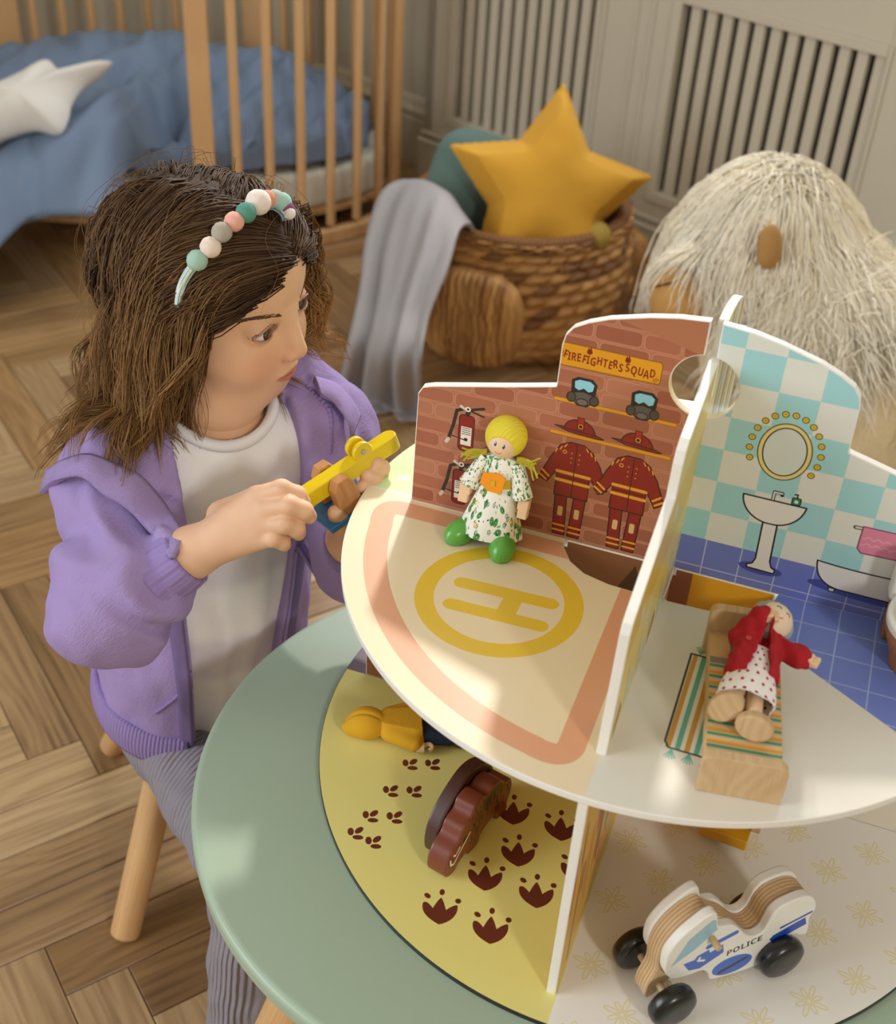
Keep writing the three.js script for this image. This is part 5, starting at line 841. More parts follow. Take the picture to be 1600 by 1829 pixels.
{ // grandmother doll lying on the bed: local y runs from feet to head, z is up
  const t = onDeckThing('doll', 'grey-haired doll in red jacket and dotted dress lying on the toy bed', 'doll', 1, 0.315, 0.70, 0);
  t.position.y += 0.034; t.rotation.set(-Math.PI / 2 + 0.10, 0, HT + -0.10, 'YXZ'); t.rotation.set(-Math.PI / 2 + 0.06, HT + 0.02, 0, 'YXZ');
  const dots = canvasTex(256, 256, (c) => { c.fillStyle = '#f6f2f0'; c.fillRect(0, 0, 256, 256); const r = rng(31); for (let i = 0; i < 8; i++) for (let j = 0; j < 8; j++) dot(c, i * 32 + (j % 2) * 16 + r() * 8, j * 32 + 12 + r() * 8, 5.5, '#b3202f'); }, true);
  const dress = std({ map: rep(dots, 2, 1), roughness: 0.9, side: THREE.DoubleSide }), red = std({ color: 0xb01a26, roughness: 0.95, side: THREE.DoubleSide, bumpMap: rep(weaveTex, 2, 2), bumpScale: 0.0003 }), sole = std({ map: rep(paleWoodTex, 16, 8), roughness: 0.7 });
  obj('dress', skirt([[0.012, 0.068, 0.008], [0.0135, 0.06, 0.009], [0.0145, 0.05, 0.010], [0.0175, 0.038, 0.0125], [0.020, 0.026, 0.0135], [0.021, 0.014, 0.014], [0.0195, 0.014, 0.0125]], 56, 0.06, 5), dress, t);
  const jacket = netMesh((x, y, z) => { let d = cone(x, y, z, V(0, 0.078, 0), V(0, 0.044, 0), 0.0165, 0.0195) + 0.0; d = Math.max(d, Math.abs(z) - 0.0135, y - 0.084, 0.037 + x * 0.25 - y); d = smin(d, cone(x, y, z, V(-0.014, 0.078, 0.002), V(-0.002, 0.084, 0.02), 0.0085, 0.0095), 0.004); d = smin(d, cone(x, y, z, V(0.014, 0.078, 0), V(0.032, 0.069, 0.005), 0.0085, 0.0088), 0.004); const v = 0.0018 + Math.max(0, (0.08 - y)) * 0.16; d = Math.max(d, -Math.max(Math.abs(x - 0.004) - v, 0.004 - z)); return d + 0.0006 * Math.sin(x * 600 + y * 400); }, V(-0.03, 0.03, -0.02), V(0.045, 0.1, 0.035), 0.001);
  obj('jacket', jacket, red, t);
  const btn = obj('button', cyl(0.0022, 0.0022, 0.001, 18).rotateX(Math.PI / 2), gloss(0xb9402c), t); btn.position.set(-0.008, 0.066, 0.0138);
  for (const [a, b] of [[V(-0.001, 0.085, 0.022), V(0.012, 0.087, 0.0235)], [V(0.034, 0.068, 0.006), V(0.043, 0.0655, 0.0075)]]) { const q = new THREE.Quaternion().setFromUnitVectors(V(1, 0, 0), b.clone().sub(a).normalize()); const h = obj('hand', merge([boxUV(box(0.010, 0.0085, 0.008, 0.002, 0, 0, 0.0016)), boxUV(box(0.005, 0.0095, 0.0045, 0.0085, 0.0005, -0.001, 0.0012))]), dollSkin, t); h.position.copy(a); h.quaternion.copy(q); }
  const hd = obj('head', headGeo(0.0155), std({ map: faceTex((c) => { c.strokeStyle = '#181413'; c.lineWidth = 8; c.lineCap = 'round'; for (const x of [92, 160]) { c.beginPath(); c.arc(x, 122, 13, 3.5, 5.95); c.stroke(); } c.strokeStyle = '#c2402e'; c.lineWidth = 5; c.beginPath(); c.arc(126, 156, 22, 0.5, 2.6); c.stroke(); }, '#f0d9bd'), roughness: 0.5 }), t);
  hd.position.set(0.006, 0.0975, 0.006); hd.rotation.set(0.05, 0.45, -0.28);
  const hr = obj('hair', netMesh((x, y, z) => Math.max(egg(x, y, z, V(0, 0.001, -0.003), 0.0178, 0.0185, 0.0165) + 0.0004 * Math.sin(x * 900 + z * 500), -egg(x, y, z, V(0, -0.005, 0.016), 0.0158, 0.0165, 0.0145)), V(-0.021, -0.022, -0.022), V(0.021, 0.023, 0.018), 0.0009), std({ color: 0xa9b0b3, roughness: 0.9, bumpMap: rep(ribTex, 3, 2), bumpScale: 0.0008 }), t);
  hr.position.copy(hd.position); hr.rotation.copy(hd.rotation);
  const shoe = (x, y, z, rx, rz) => { const s = new THREE.Shape(); s.absellipse(0, 0, 0.0135, 0.0100, 0, Math.PI * 2); const m = obj('shoe', boxUV(plate(s, 0.010, 0.002, 32, 3)), sole, t); m.position.set(x, y, z); m.rotation.set(rx, 0, rz); };
  shoe(-0.0125, 0.003, 0.004, 1.15, 0.75); shoe(0.0095, -0.006, 0.001, 1.25, -0.06);
  for (const [x, y] of [[-0.0095, 0.006], [0.0075, -0.002]]) obj('leg', bar(V(x, y, 0.002), V(x * 0.7, 0.03, 0.0), 0.0058, 0.0062, 16), dollSkin, t);
}
{ // doll in a raincoat lying face down on the yellow deck
  const t = onDeckThing('doll', 'doll in hooded yellow coat and dark trousers lying face down on yellow deck', 'doll', 0, -0.80, 0.255, 0);
  const d = V(-0.62 + 0.95, 0, 0.17 - 0.285).normalize(); t.rotation.y = HT + Math.atan2(-d.z, d.x) ;            // local x from hood to shoes
  const coat = std({ color: 0xdba61c, roughness: 0.9, bumpMap: rep(weaveTex, 2, 2), bumpScale: 0.0003 }), navy = std({ color: 0x1d2740, roughness: 0.85, bumpMap: rep(weaveTex, 2, 2), bumpScale: 0.0004 });
  const y0 = 0.0135;
  obj('coat', netMesh((x, y, z) => { let b = cone(x, y, z, V(0.0, y0, 0), V(0.026, y0, 0), 0.0145, 0.0185); b = Math.max(b, Math.abs(y - y0 + 0.001) - 0.0115, x - 0.031 - 0.1 * z); b = smin(b, cone(x, y, z, V(0.0, y0, -0.012), V(0.026, y0 - 0.002, -0.026), 0.0085, 0.008), 0.005); b = smin(b, cone(x, y, z, V(0.002, y0, 0.012), V(0.026, y0 - 0.003, 0.021), 0.0085, 0.0078), 0.005); b = Math.max(b, -cone(x, y, z, V(0.03, y0 - 0.002, -0.028), V(0.04, y0, -0.034), 0.006, 0.006), 0.0012 - y); return b; }, V(-0.02, 0, -0.042), V(0.044, 0.04, 0.036), 0.001), coat, t);
  obj('hood', netMesh((x, y, z) => { let h = smin(egg(x, y, z, V(-0.021, y0 + 0.001, 0.001), 0.019, 0.0155, 0.0165), egg(x, y, z, V(-0.037, y0 - 0.004, 0.003), 0.008, 0.007, 0.007), 0.008); h += 0.0016 * Math.exp(-Math.pow((z - 0.002 - (x + 0.03) * 0.12) / 0.0018, 2)) * (y > y0 ? 1 : 0); return Math.max(h, 0.001 - y); }, V(-0.05, 0, -0.022), V(0.002, 0.035, 0.024), 0.001), coat, t);
  obj('trousers', netMesh((x, y, z) => smin(cone(x, y, z, V(0.026, y0 - 0.002, -0.008), V(0.062, 0.010, -0.012), 0.0105, 0.0085), cone(x, y, z, V(0.026, y0 - 0.002, 0.008), V(0.058, 0.0105, 0.010), 0.0105, 0.0085), 0.005), V(0.012, -0.002, -0.026), V(0.076, 0.03, 0.026), 0.001), navy, t);
  for (const [x, z] of [[0.030, -0.0285], [0.031, 0.0235]]) obj('hand', merge([bar(V(x - 0.004, 0.0085, z), V(x + 0.004, 0.0085, z), 0.0052, 0.005, 16), tube([V(x + 0.004, 0.009, z - 0.003), V(x + 0.009, 0.010, z - 0.003), V(x + 0.011, 0.009, z), V(x + 0.008, 0.008, z + 0.003)], 0.0022, 14, 8)]), dollSkin, t);
  for (const [x, z] of [[0.072, -0.013], [0.068, 0.011]]) { const m = obj('shoe', footGeo(0.0085), std({ color: 0x3a2a22, roughness: 0.6 }), t); m.position.set(x, 0.004, z); m.rotation.set(0, Math.PI / 2, 0); }
}
// ---------------------------------------------------------------- the girl on the stool
const GB = V(-0.29, 0, -1.10);
const girl = thing('person', 'girl with wavy brown hair in lilac hoodie and white shirt, holding a yellow toy', 'person', GB.toArray());
{
  const W = (g) => g.translate(-GB.x, -GB.y, -GB.z);
  // head frame: +z to the face, +y up, +x to her left
  const HC = V(-0.230, 0.852, -1.077), HM = new THREE.Matrix4().compose(HC, new THREE.Quaternion().setFromEuler(new THREE.Euler(0.144, 1.15, 0.089, 'YXZ')), V(1, 1, 1)), HI = HM.clone().invert(), he = HI.elements;
  const hw = (x, y, z) => V(x, y, z).applyMatrix4(HM), O = (x, y, z) => V(x, y, z);
  const c1 = O(0, 0.022, -0.02), c2 = O(0, -0.034, 0.022), c3 = O(0, 0.043, 0.027), ch = O(0, -0.082, 0.058), nb = O(0, 0.006, 0.0765), nt = O(0, -0.0300, 0.0915);
  const headL = (x, y, z) => {
    const ax = Math.abs(x);
    let d = smin(egg(x, y, z, c1, 0.0705, 0.076, 0.088), egg(x, y, z, c2, 0.056, 0.064, 0.060), 0.035);
    if (z > -0.02) {
      d = smin(d, egg(x, y, z, c3, 0.055, 0.048, 0.0555), 0.03);
      d = smin(d, egg(ax, y, z, O(0.032, -0.043, 0.044), 0.029, 0.029, 0.029), 0.025);
      d = smin(d, egg(x, y, z, ch, 0.022, 0.017, 0.019), 0.026);
      d = smin(d, egg(x, y, z, O(0, -0.058, 0.064), 0.021, 0.018, 0.020), 0.014);
      d = smax(d, -egg(ax, y, z, O(0.030, -0.001, 0.095), 0.019, 0.0115, 0.0155), 0.012);
      d = smin(d, cone(x, y, z, nb, nt, 0.0060, 0.0088), 0.014);
      d = smin(d, egg(ax, y, z, O(0.0085, -0.0345, 0.0865), 0.0062, 0.0055, 0.0075), 0.006);
      d = smax(d, -egg(ax, y, z, O(0.0052, -0.0405, 0.0915), 0.0028, 0.0018, 0.0035), 0.002);
      d = smin(d, egg(x, y, z, O(0, -0.0572, 0.0815), 0.0150, 0.0042, 0.0056), 0.004);
      d = smin(d, egg(x, y, z, O(0, -0.0652, 0.0800), 0.0125, 0.0046, 0.0060), 0.004);
      d = smax(d, -egg(x, y, z, O(0, -0.0611, 0.0890), 0.0175, 0.0010, 0.0065), 0.0018);
      // lids round the eyeball
      const ex = ax - 0.030, ey = y + 0.0015, lid = Math.sqrt(ex * ex + ey * ey + (z - 0.0642) ** 2) - 0.0150;
      const slit = Math.hypot((ex + 0.0005) / 0.0140, (ey - 0.0005 + ex * ex * 12) / (ey > 0 ? 0.0074 : 0.0062)) - 1;
      d = smin(d, Math.max(lid, -slit * 0.006), 0.004);
      d = Math.max(d, -Math.max(slit * 0.005, 0.063 - z));
    }
    d = smin(d, egg(ax, y, z, O(0.069, -0.006, -0.008), 0.008, 0.021, 0.014), 0.008);
    return d;
  };
  const toL = (x, y, z) => [he[0] * x + he[4] * y + he[8] * z + he[12], he[1] * x + he[5] * y + he[9] * z + he[13], he[2] * x + he[6] * y + he[10] * z + he[14]];
  const headW = (x, y, z) => { const q = toL(x, y, z); return headL(q[0], q[1], q[2]); };
  // skeleton
  const rsh = at(222, 858, 1.235), lsh = at(572, 775, 1.315), relb = at(192, 1092, 1.165), lelb = at(650, 985, 1.275), rwr = at(342, 987, 1.145), lwr = at(628, 962, 1.205);
  const hip = V(-0.288, 0.295, -1.11), cen = rsh.clone().lerp(lsh, 0.5).add(V(-0.012, 0, -0.01)), neck = hw(0, -0.06, -0.02), nbase = cen.clone().add(V(0.010, 0.074, 0.010));
  const rh = V(-0.318, 0.263, -1.065), lh = V(-0.225, 0.263, -1.12), rk = V(-0.172, 0.278, -0.835), lk = V(-0.05, 0.278, -0.92), ra = V(-0.192, 0.06, -0.80), la = V(-0.075, 0.06, -0.90);
  const side = lsh.clone().sub(rsh).setY(0).normalize(), spine = cen.clone().sub(hip), SL = spine.length(), upv = spine.clone().normalize(), fwd = side.clone().cross(upv).normalize(), sid = upv.clone().cross(fwd).normalize();
  const T = (x, y, z) => { const a = x - hip.x, b = y - hip.y, c = z - hip.z; return [a * sid.x + b * sid.y + c * sid.z, (a * upv.x + b * upv.y + c * upv.z) / SL, a * fwd.x + b * fwd.y + c * fwd.z]; };
  const onT = (u, s, w) => hip.clone().addScaledVector(sid, u).addScaledVector(upv, s * SL).addScaledVector(fwd, w);
  const torsoR = (s, k) => k ? mix(0.082, 0.066, sstep(0.4, 1, s)) : mix(0.094, 0.098, sstep(0.1, 0.5, s));
  const torso = (x, y, z, o = 0, low = 0.12) => {
    const [u, s, w] = T(x, y, z), a = torsoR(s, 0) + o, d = torsoR(s, 1) + o, r = (Math.hypot(u / a, w / d) - 1) * Math.min(a, d);
    const cap = Math.max(s - 0.97, -low - s) * SL;
    return smin(smin(smax(r, cap, 0.06), cone(x, y, z, rsh, lsh, 0.040 + o, 0.040 + o), 0.05), cone(x, y, z, nbase, cen, 0.034 + o * 0.7, 0.060 + o), 0.04);
  };
  // hands
  const P = at, rK = [P(458, 888, 1.118), P(474, 910, 1.112), P(474, 938, 1.114), P(462, 962, 1.120)];
  const rF = [[P(503, 874, 1.106), P(530, 884, 1.113), P(541, 897, 1.124)], [P(516, 903, 1.100), P(543, 912, 1.107), P(552, 922, 1.119)], [P(508, 936, 1.103), P(529, 944, 1.111), P(533, 952, 1.121)], [P(488, 962, 1.111), P(504, 968, 1.118), P(508, 973, 1.126)]];
  const rT = [P(395, 920, 1.150), P(450, 893, 1.157), P(505, 888, 1.156), P(532, 893, 1.150)];
  const lK = [P(655, 862, 1.19), P(645, 880, 1.185), P(636, 898, 1.183), P(630, 914, 1.183)];
  const lF = [[P(672, 848, 1.18), P(680, 836, 1.168), P(672, 828, 1.158)], [P(664, 868, 1.175), P(668, 856, 1.163), P(656, 850, 1.155)], [P(655, 886, 1.172), P(656, 876, 1.162), P(645, 872, 1.155)], [P(647, 904, 1.172), P(646, 896, 1.164), P(637, 893, 1.158)]];
  const lT = [P(622, 930, 1.185), P(614, 925, 1.165), P(606, 922, 1.150), P(600, 916, 1.142)];
  const FR = [0.0088, 0.0086, 0.0083, 0.0074];
  const hand = (x, y, z, wr, K, F, Th) => {
    let d = 1; for (let k = 0; k < 4; k++) d = smin(d, cone(x, y, z, wr, K[k], 0.0175, 0.0102), 0.010);
    for (let k = 0; k < 4; k++) { let f = cone(x, y, z, K[k], F[k][0], 0.0096, FR[k]); f = smin(f, cone(x, y, z, F[k][0], F[k][1], FR[k], FR[k] * 0.93), 0.003); f = smin(f, cone(x, y, z, F[k][1], F[k][2], FR[k] * 0.93, FR[k] * 0.82), 0.003); d = smin(d, f, 0.0028); }
    let t = cone(x, y, z, Th[0], Th[1], 0.0135, 0.0105); t = smin(t, cone(x, y, z, Th[1], Th[2], 0.0100, 0.0092), 0.004); t = smin(t, cone(x, y, z, Th[2], Th[3], 0.0092, 0.0078), 0.004);
    return smin(d, t, 0.008);
  };
  const rHand = (x, y, z) => smin(hand(x, y, z, rwr, rK, rF, rT), cone(x, y, z, relb, rwr, 0.036, 0.0215), 0.012), lHand = (x, y, z) => smin(hand(x, y, z, lwr, lK, lF, lT), cone(x, y, z, lelb, lwr, 0.036, 0.0215), 0.012);
  const neckD = (x, y, z) => cone(x, y, z, neck, nbase, 0.036, 0.043);
  const headNeck = (x, y, z) => smin(headW(x, y, z), neckD(x, y, z), 0.02);
  const trunk = (x, y, z) => {
    let d = smin(torso(x, y, z, -0.006), neckD(x, y, z) + 0.005, 0.02);
    d = smin(d, Math.min(cone(x, y, z, rsh, relb, 0.038, 0.033), cone(x, y, z, lsh, lelb, 0.038, 0.033)), 0.03);
    d = Math.min(d, cone(x, y, z, relb, rwr, 0.034, 0.020), cone(x, y, z, lelb, lwr, 0.034, 0.020));
    let l = Math.min(cone(x, y, z, rh, rk, 0.046, 0.042), cone(x, y, z, lh, lk, 0.046, 0.042)); l = Math.min(l, cone(x, y, z, rk, ra, 0.042, 0.030), cone(x, y, z, lk, la, 0.042, 0.030));
    for (const a of [ra, la]) l = smin(l, cone(x, y, z, a.clone().setY(0.028), a.clone().setY(0.024).add(V(0.05, 0, 0.075)), 0.026, 0.019), 0.02);
    return smin(d, l, 0.03);
  };
  const SK = new THREE.Color(0xe8ba97), BL = new THREE.Color(0xdb9678), LP = new THREE.Color(0xb8604f), BR = new THREE.Color(0xc38a60);
  const skinCol = (c, x, y, z) => {
    c.copy(SK); const q = toL(x, y, z), ax = Math.abs(q[0]);
    if (q[2] > 0.02) {
      c.lerp(BL, 0.45 * Math.exp(-((ax - 0.036) ** 2 + (q[1] + 0.036) ** 2) / 0.0004)); c.lerp(BL, 0.5 * Math.exp(-(ax ** 2 + (q[1] + 0.034) ** 2) / 0.00012));
      const m = Math.hypot(q[0] / 0.0195, (q[1] + 0.0612) / 0.0072); c.lerp(LP, q[2] > 0.07 ? 0.8 * (1 - sstep(0.72, 1.05, m)) : 0);
      c.lerp(BR, 0.35 * Math.exp(-((ax - 0.031) ** 2 / 0.0003 + (q[1] - 0.002) ** 2 / 0.00008)));
    }
    c.multiplyScalar(1 + 0.05 * noise(x * 60, y * 60, z * 60));
  };
  const bx = (pts, m) => { const b = new THREE.Box3().setFromPoints(pts); return [b.min.addScalar(-m), b.max.addScalar(m)]; };
  const [h0, h1] = bx([HC], 0.135); h0.y -= 0.03; const [r0, r1] = bx([rwr, ...rK, ...rF.flat(), ...rT], 0.028), [l0, l1] = bx([lwr, ...lK, ...lF.flat(), ...lT], 0.028);
  const skinParts = [netMesh(headNeck, h0, h1, 0.0018, skinCol), netMesh(rHand, r0, r1, 0.0022, skinCol), netMesh(lHand, l0, l1, 0.0025, skinCol), netMesh(trunk, V(-0.48, 0, -1.25), V(0.06, nbase.y + 0.02, -0.66), 0.011, skinCol)];
  obj('body', W(merge(skinParts)), phys({ vertexColors: true, roughness: 0.55, sheen: 0.25, sheenColor: new THREE.Color(0xffc9a8), sheenRoughness: 0.5 }), girl);
  // eyes with iris, pupil and wet front
  const eyeTex = canvasTex(256, 256, (c) => { c.fillStyle = '#e2dad6'; c.fillRect(0, 0, 256, 256); dot(c, 128, 128, 72, '#20130b'); dot(c, 128, 128, 62, '#4a2d1a'); for (let k = 0; k < 40; k++) line(c, [[128 + 24 * Math.cos(k * 0.157), 128 + 24 * Math.sin(k * 0.157)], [128 + 52 * Math.cos(k * 0.157), 128 + 52 * Math.sin(k * 0.157)]], 2, k % 2 ? '#5d3b22' : '#3a2213'); dot(c, 128, 128, 32, '#080504'); });
  const eyeM = phys({ map: eyeTex, roughness: 0.15, clearcoat: 1, clearcoatRoughness: 0.03 });
  for (const s of [-1, 1]) {
    const g = new THREE.SphereGeometry(0.0134, 40, 30), p = g.attributes.position, uv = g.attributes.uv;
    for (let i = 0; i < p.count; i++) uv.setXY(i, p.getZ(i) > 0 ? 0.5 + p.getX(i) / 0.0268 : 0.02, p.getZ(i) > 0 ? 0.5 + p.getY(i) / 0.0268 : 0.02);
    g.rotateY(0.07).rotateX(-0.08); g.translate(s * 0.030, -0.0015, 0.0642).applyMatrix4(HM); obj('eye', W(g), eyeM, girl);
    const S = new Strands(), r = rng(40 + s), dk = new THREE.Color(0x5a4030), surf = (x, y) => { let z = 0.12; for (let k = 0; k < 60; k++) { const d = headL(x, y, z); if (d < 0.0004) break; z -= Math.max(0.0004, d * 0.7); } return z; };
    for (let k = 0; k < 70; k++) { const t = r(), x = s * mix(0.015, 0.048, t), y = 0.0135 + 0.0065 * Math.sin(t * 2.2) - 0.003 * t + (r() - 0.5) * 0.004, z = surf(x, y), x2 = x + s * 0.006, y2 = y + 0.0012 * (1 - 2 * t), z2 = surf(x2, y2); S.add([hw(x, y, z), hw((x + x2) / 2, (y + y2) / 2 + 0.0004, (z + z2) / 2 + 0.0006), hw(x2, y2, z2 + 0.0003)], 0.0004, 0.0002, dk, dk); }
    obj('eyebrow', W(S.geometry()), std({ vertexColors: true, roughness: 0.7 }), girl);
    const L = new Strands(); for (let k = 0; k < 20; k++) { const t = k / 19, e = mix(-0.0125, 0.0125, t), x = s * (0.030 + e), y = 0.0056 - e * e * 12 - 0.001, z = 0.0642 + Math.sqrt(Math.max(0.00001, 0.0150 ** 2 - e * e - 0.00002)); L.add([hw(x, y, z), hw(x + s * e * 0.22, y + 0.0005, z + 0.0035), hw(x + s * e * 0.5, y + 0.0032, z + 0.0062)], 0.00026, 0.0001, dk, dk); }
    { const p = []; for (let k = 0; k < 44; k++) { const t = k / 44 * 6.2832, ex = -0.0005 + 0.0140 * Math.cos(t), ey = 0.0005 - ex * ex * 12 + Math.sin(t) * (Math.sin(t) > 0 ? 0.0074 : 0.0062); p.push(hw(s * (0.030 + ex), ey - 0.0015, 0.0642 + Math.sqrt(Math.max(0.00002, 0.0149 ** 2 - ex * ex - ey * ey)))); } obj('eyelid', W(tube(p, 0.00105, 90, 7, true)), std({ color: 0xc48f74, roughness: 0.5 }), girl); }
    obj('eyelashes', W(L.geometry()), std({ color: 0x1d130e, roughness: 0.6 }), girl);
  }
  // shirt, hoodie, trousers
  const fold = (x, y, z, k = 1) => 0.0035 * k * noise(x * 22, y * 15, z * 22) + 0.002 * k * noise(x * 48, y * 30, z * 48);
  const shirtD = (x, y, z) => Math.max(torso(x, y, z, 0.006, 0.3) + 0.6 * fold(x, y, z) + 0.002 * Math.sin(T(x, y, z)[0] * 150 + 4 * noise(x * 9, y * 9, z * 9)) * sstep(0.9, 0.6, T(x, y, z)[1]), -(cone(x, y, z, neck, nbase, 0.043, 0.051)), -0.08 - T(x, y, z)[1]);
  const [s0, s1] = bx([hip, cen, rsh, lsh], 0.13);
  const shirtM = std({ color: 0xf2f1f2, roughness: 0.95, bumpMap: rep(weaveTex, 3, 3), bumpScale: 0.0003 });
  const sh0 = new THREE.Color(0xf7f6f6), sh1 = new THREE.Color(0xe4e0e6);
  obj('shirt', W(netMesh(shirtD, s0, s1, 0.006, (c, x, y, z) => { const t = T(x, y, z)[1] + 0.02 * noise(x * 20, y * 20, z * 20); c.copy(sh0).lerp(sh1, sstep(0.30, 0.36, t) * (1 - sstep(0.46, 0.52, t)) + sstep(0.66, 0.72, t) * (1 - sstep(0.84, 0.9, t))); })), Object.assign(shirtM.clone(), { vertexColors: true, color: new THREE.Color(0xffffff) }), girl);
  { const pts = []; for (let k = 0; k < 40; k++) { const a = k / 40 * 6.2832; const d = sid.clone().multiplyScalar(Math.cos(a) * 0.053).addScaledVector(fwd, Math.sin(a) * 0.053); let p = nbase.clone().addScaledVector(upv, -0.002 - 0.012 * Math.sin(a)).add(d); for (let i = 0; i < 12; i++) { const v = torso(p.x, p.y, p.z, 0.008); p.addScaledVector(upv, -v * 0.7); } pts.push(p); } obj('collar', W(tube(pts, 0.006, 120, 8, true)), shirtM, girl); }
  const open = (s) => mix(0.045, 0.062, sstep(0.1, 1, s)), SLV = [[rsh, relb, rwr], [lsh, lelb, lwr]];
  const cuffEnd = SLV.map(([a, b, c]) => c.clone().lerp(b, 0.05)), cuffStart = SLV.map(([a, b, c]) => c.clone().lerp(b, 0.38));
  const hood = [at(128, 858, 1.215), at(205, 800, 1.235), cen.clone().add(V(-0.075, 0.055, -0.03)), cen.clone().add(V(-0.02, 0.06, -0.085)), cen.clone().add(V(0.065, 0.05, -0.075)), at(585, 712, 1.335), at(618, 752, 1.30)], hr = [0.016, 0.024, 0.032, 0.040, 0.030, 0.022, 0.014];
  const hoodieD = (x, y, z, shell = true) => {
    const [u, s, w] = T(x, y, z);
    const o = 0.018 + 0.010 * sstep(0.55, 0.1, s); let d = torso(x, y, z, o, 0.5);
    for (let k = 0; k < 2; k++) {
      const [a, b, c] = SLV[k]; let e = cone(x, y, z, a, b, 0.046, 0.050); e = smin(e, cone(x, y, z, b, cuffStart[k], 0.050, 0.037), 0.03);
      // bunched folds across the sleeve
      const tt = clamp(((x - a.x) * (b.x - a.x) + (y - a.y) * (b.y - a.y) + (z - a.z) * (b.z - a.z)) / a.distanceToSquared(b), 0, 1), t2 = clamp(((x - b.x) * (c.x - b.x) + (y - b.y) * (c.y - b.y) + (z - b.z) * (c.z - b.z)) / b.distanceToSquared(c), 0, 1);
      e += 0.0055 * Math.sin(tt * 13 + 6 * noise(x * 9, y * 9, z * 9) + u * 30) * sstep(0.1, 0.5, tt) * (1 - sstep(0.2, 0.5, t2)) + 0.006 * Math.sin(t2 * 17 + 7 * noise(x * 11, y * 11, z * 11 + 5)) * sstep(0.15, 0.5, t2);
      d = smin(d, e, 0.035);
    }
    for (let k = 0; k < hood.length - 1; k++) d = smin(d, cone(x, y, z, hood[k], hood[k + 1], hr[k], hr[k + 1]), 0.018);
    d += fold(x, y, z, 1.0) + 0.006 * noise(x * 8, y * 6, z * 8 + 3);
    const cut = Math.max(Math.abs(u - 0.004) - open(s), -w + 0.01, s - 1.2);                 // open front
    d = smax(d, -cut, 0.006);
    d = Math.max(d, -(cone(x, y, z, neck, nbase, 0.050, 0.060)), 0.11 - s);
    return d;
  };
  const lilac = std({ color: 0xa893c9, roughness: 1, bumpMap: rep(fuzzTex, 1.5, 1.5), bumpScale: 0.0007 }), rib = std({ color: 0x9d88c2, roughness: 1, bumpMap: rep(ribTex, 1, 1), bumpScale: 0.0012 });
  const [d0, d1] = bx([hip, cen, rsh, lsh, relb, lelb, ...cuffStart, ...hood], 0.09);
  const hoodie = obj('hoodie', W(netMesh(hoodieD, d0, d1, 0.0052)), lilac, girl);
  // ribbed hem and cuffs
  { const g = sheet(120, 8, (a, v) => { const th = mix(Math.PI * 0.5 + 0.42, Math.PI * 2.5 - 0.42, a), s = mix(-0.01, 0.125, v), k = 0.027 + 0.004 * Math.sin(v * Math.PI); return onT(Math.cos(th) * (0.094 + k), s, Math.sin(th) * (0.084 + k)); }, 0.009, 1); const uv = g.attributes.uv; for (let i = 0; i < uv.count; i++) uv.setX(i, uv.getX(i) * 9); obj('hem', W(g), rib, hoodie); }
  SLV.forEach(([a, b, c], k) => {
    const A = cuffStart[k], B = cuffEnd[k], L = A.distanceTo(B), pr = []; for (let j = 0; j <= 10; j++) { const t = j / 10; pr.push([mix(0.0335, 0.0285, sstep(0, 0.3, t)) + 0.0015 * Math.sin(t * 3.14), L * t * 1.0]); } pr.push([0.0245, L]); pr.push([0.0235, L * 0.8]);
    const n = 96, g = lathe(pr, n), p = g.attributes.position; for (let i = 0; i < p.count; i++) { const th = Math.atan2(p.getZ(i), p.getX(i)), f = 1 + 0.022 * Math.sin(th * 36); p.setX(i, p.getX(i) * f); p.setZ(i, p.getZ(i) * f); } g.computeVertexNormals();
    g.applyMatrix4(new THREE.Matrix4().compose(A, new THREE.Quaternion().setFromUnitVectors(V(0, 1, 0), B.clone().sub(A).normalize()), V(1, 1, 1)));
    obj('cuff', W(g), rib, hoodie);
  });
  // bands along the open front and the seam of the hood
  for (const s of [-1, 1]) {
    const g = sheet(4, 60, (a, v) => { const t = mix(0.11, 0.93, v); let p = onT(s * (open(t) + 0.004 + a * 0.014) + 0.004, t, 0.13); const dir = fwd; for (let i = 0; i < 40; i++) { const q = hoodieD(p.x, p.y, p.z); if (q < 0.001) break; p.addScaledVector(dir, -Math.min(q * 0.7, 0.02)); if (p.clone().sub(hip).dot(fwd) < 0.01) break; } return p.addScaledVector(fwd, 0.0015); }, 0.004, 1);
    obj('zip_band', W(s > 0 ? g : g), rib, hoodie);
  }
  // the hood folded open over the shoulders, its edge band and the seam up to the neck
  const hitH = (px, py, lift = 0) => { for (let d = 1.02; d < 1.6; d += 0.003) { const p = at(px, py, d); if (hoodieD(p.x, p.y, p.z) < 0.001) return at(px, py, d - lift); } return at(px, py, 1.22); };
  const flap = (name, up, lo, lift, t, mat) => { const A = new THREE.CatmullRomCurve3(up.map(([x, y], k) => hitH(x, y, lift[k] ?? 0.008))), B = new THREE.CatmullRomCurve3(lo.map(([x, y], k) => hitH(x, y, (lift[k] ?? 0.008) * 1.3))); const C = camera.position; obj(name, W(sheet(40, 8, (u, v) => { const p = A.getPoint(u).lerp(B.getPoint(u), v), n = C.clone().sub(p).normalize(); return p.addScaledVector(n, 0.006 * Math.sin(v * Math.PI)); }, t)), mat, hoodie); };
  flap('hood_edge', [[88, 842], [118, 824], [160, 815], [205, 832], [245, 850], [290, 900], [332, 960]], [[76, 882], [108, 858], [150, 853], [186, 884], [222, 905], [262, 946], [306, 1000]], [0.012, 0.014, 0.012, 0.010, 0.009, 0.008, 0.006], 0.007, lilac);
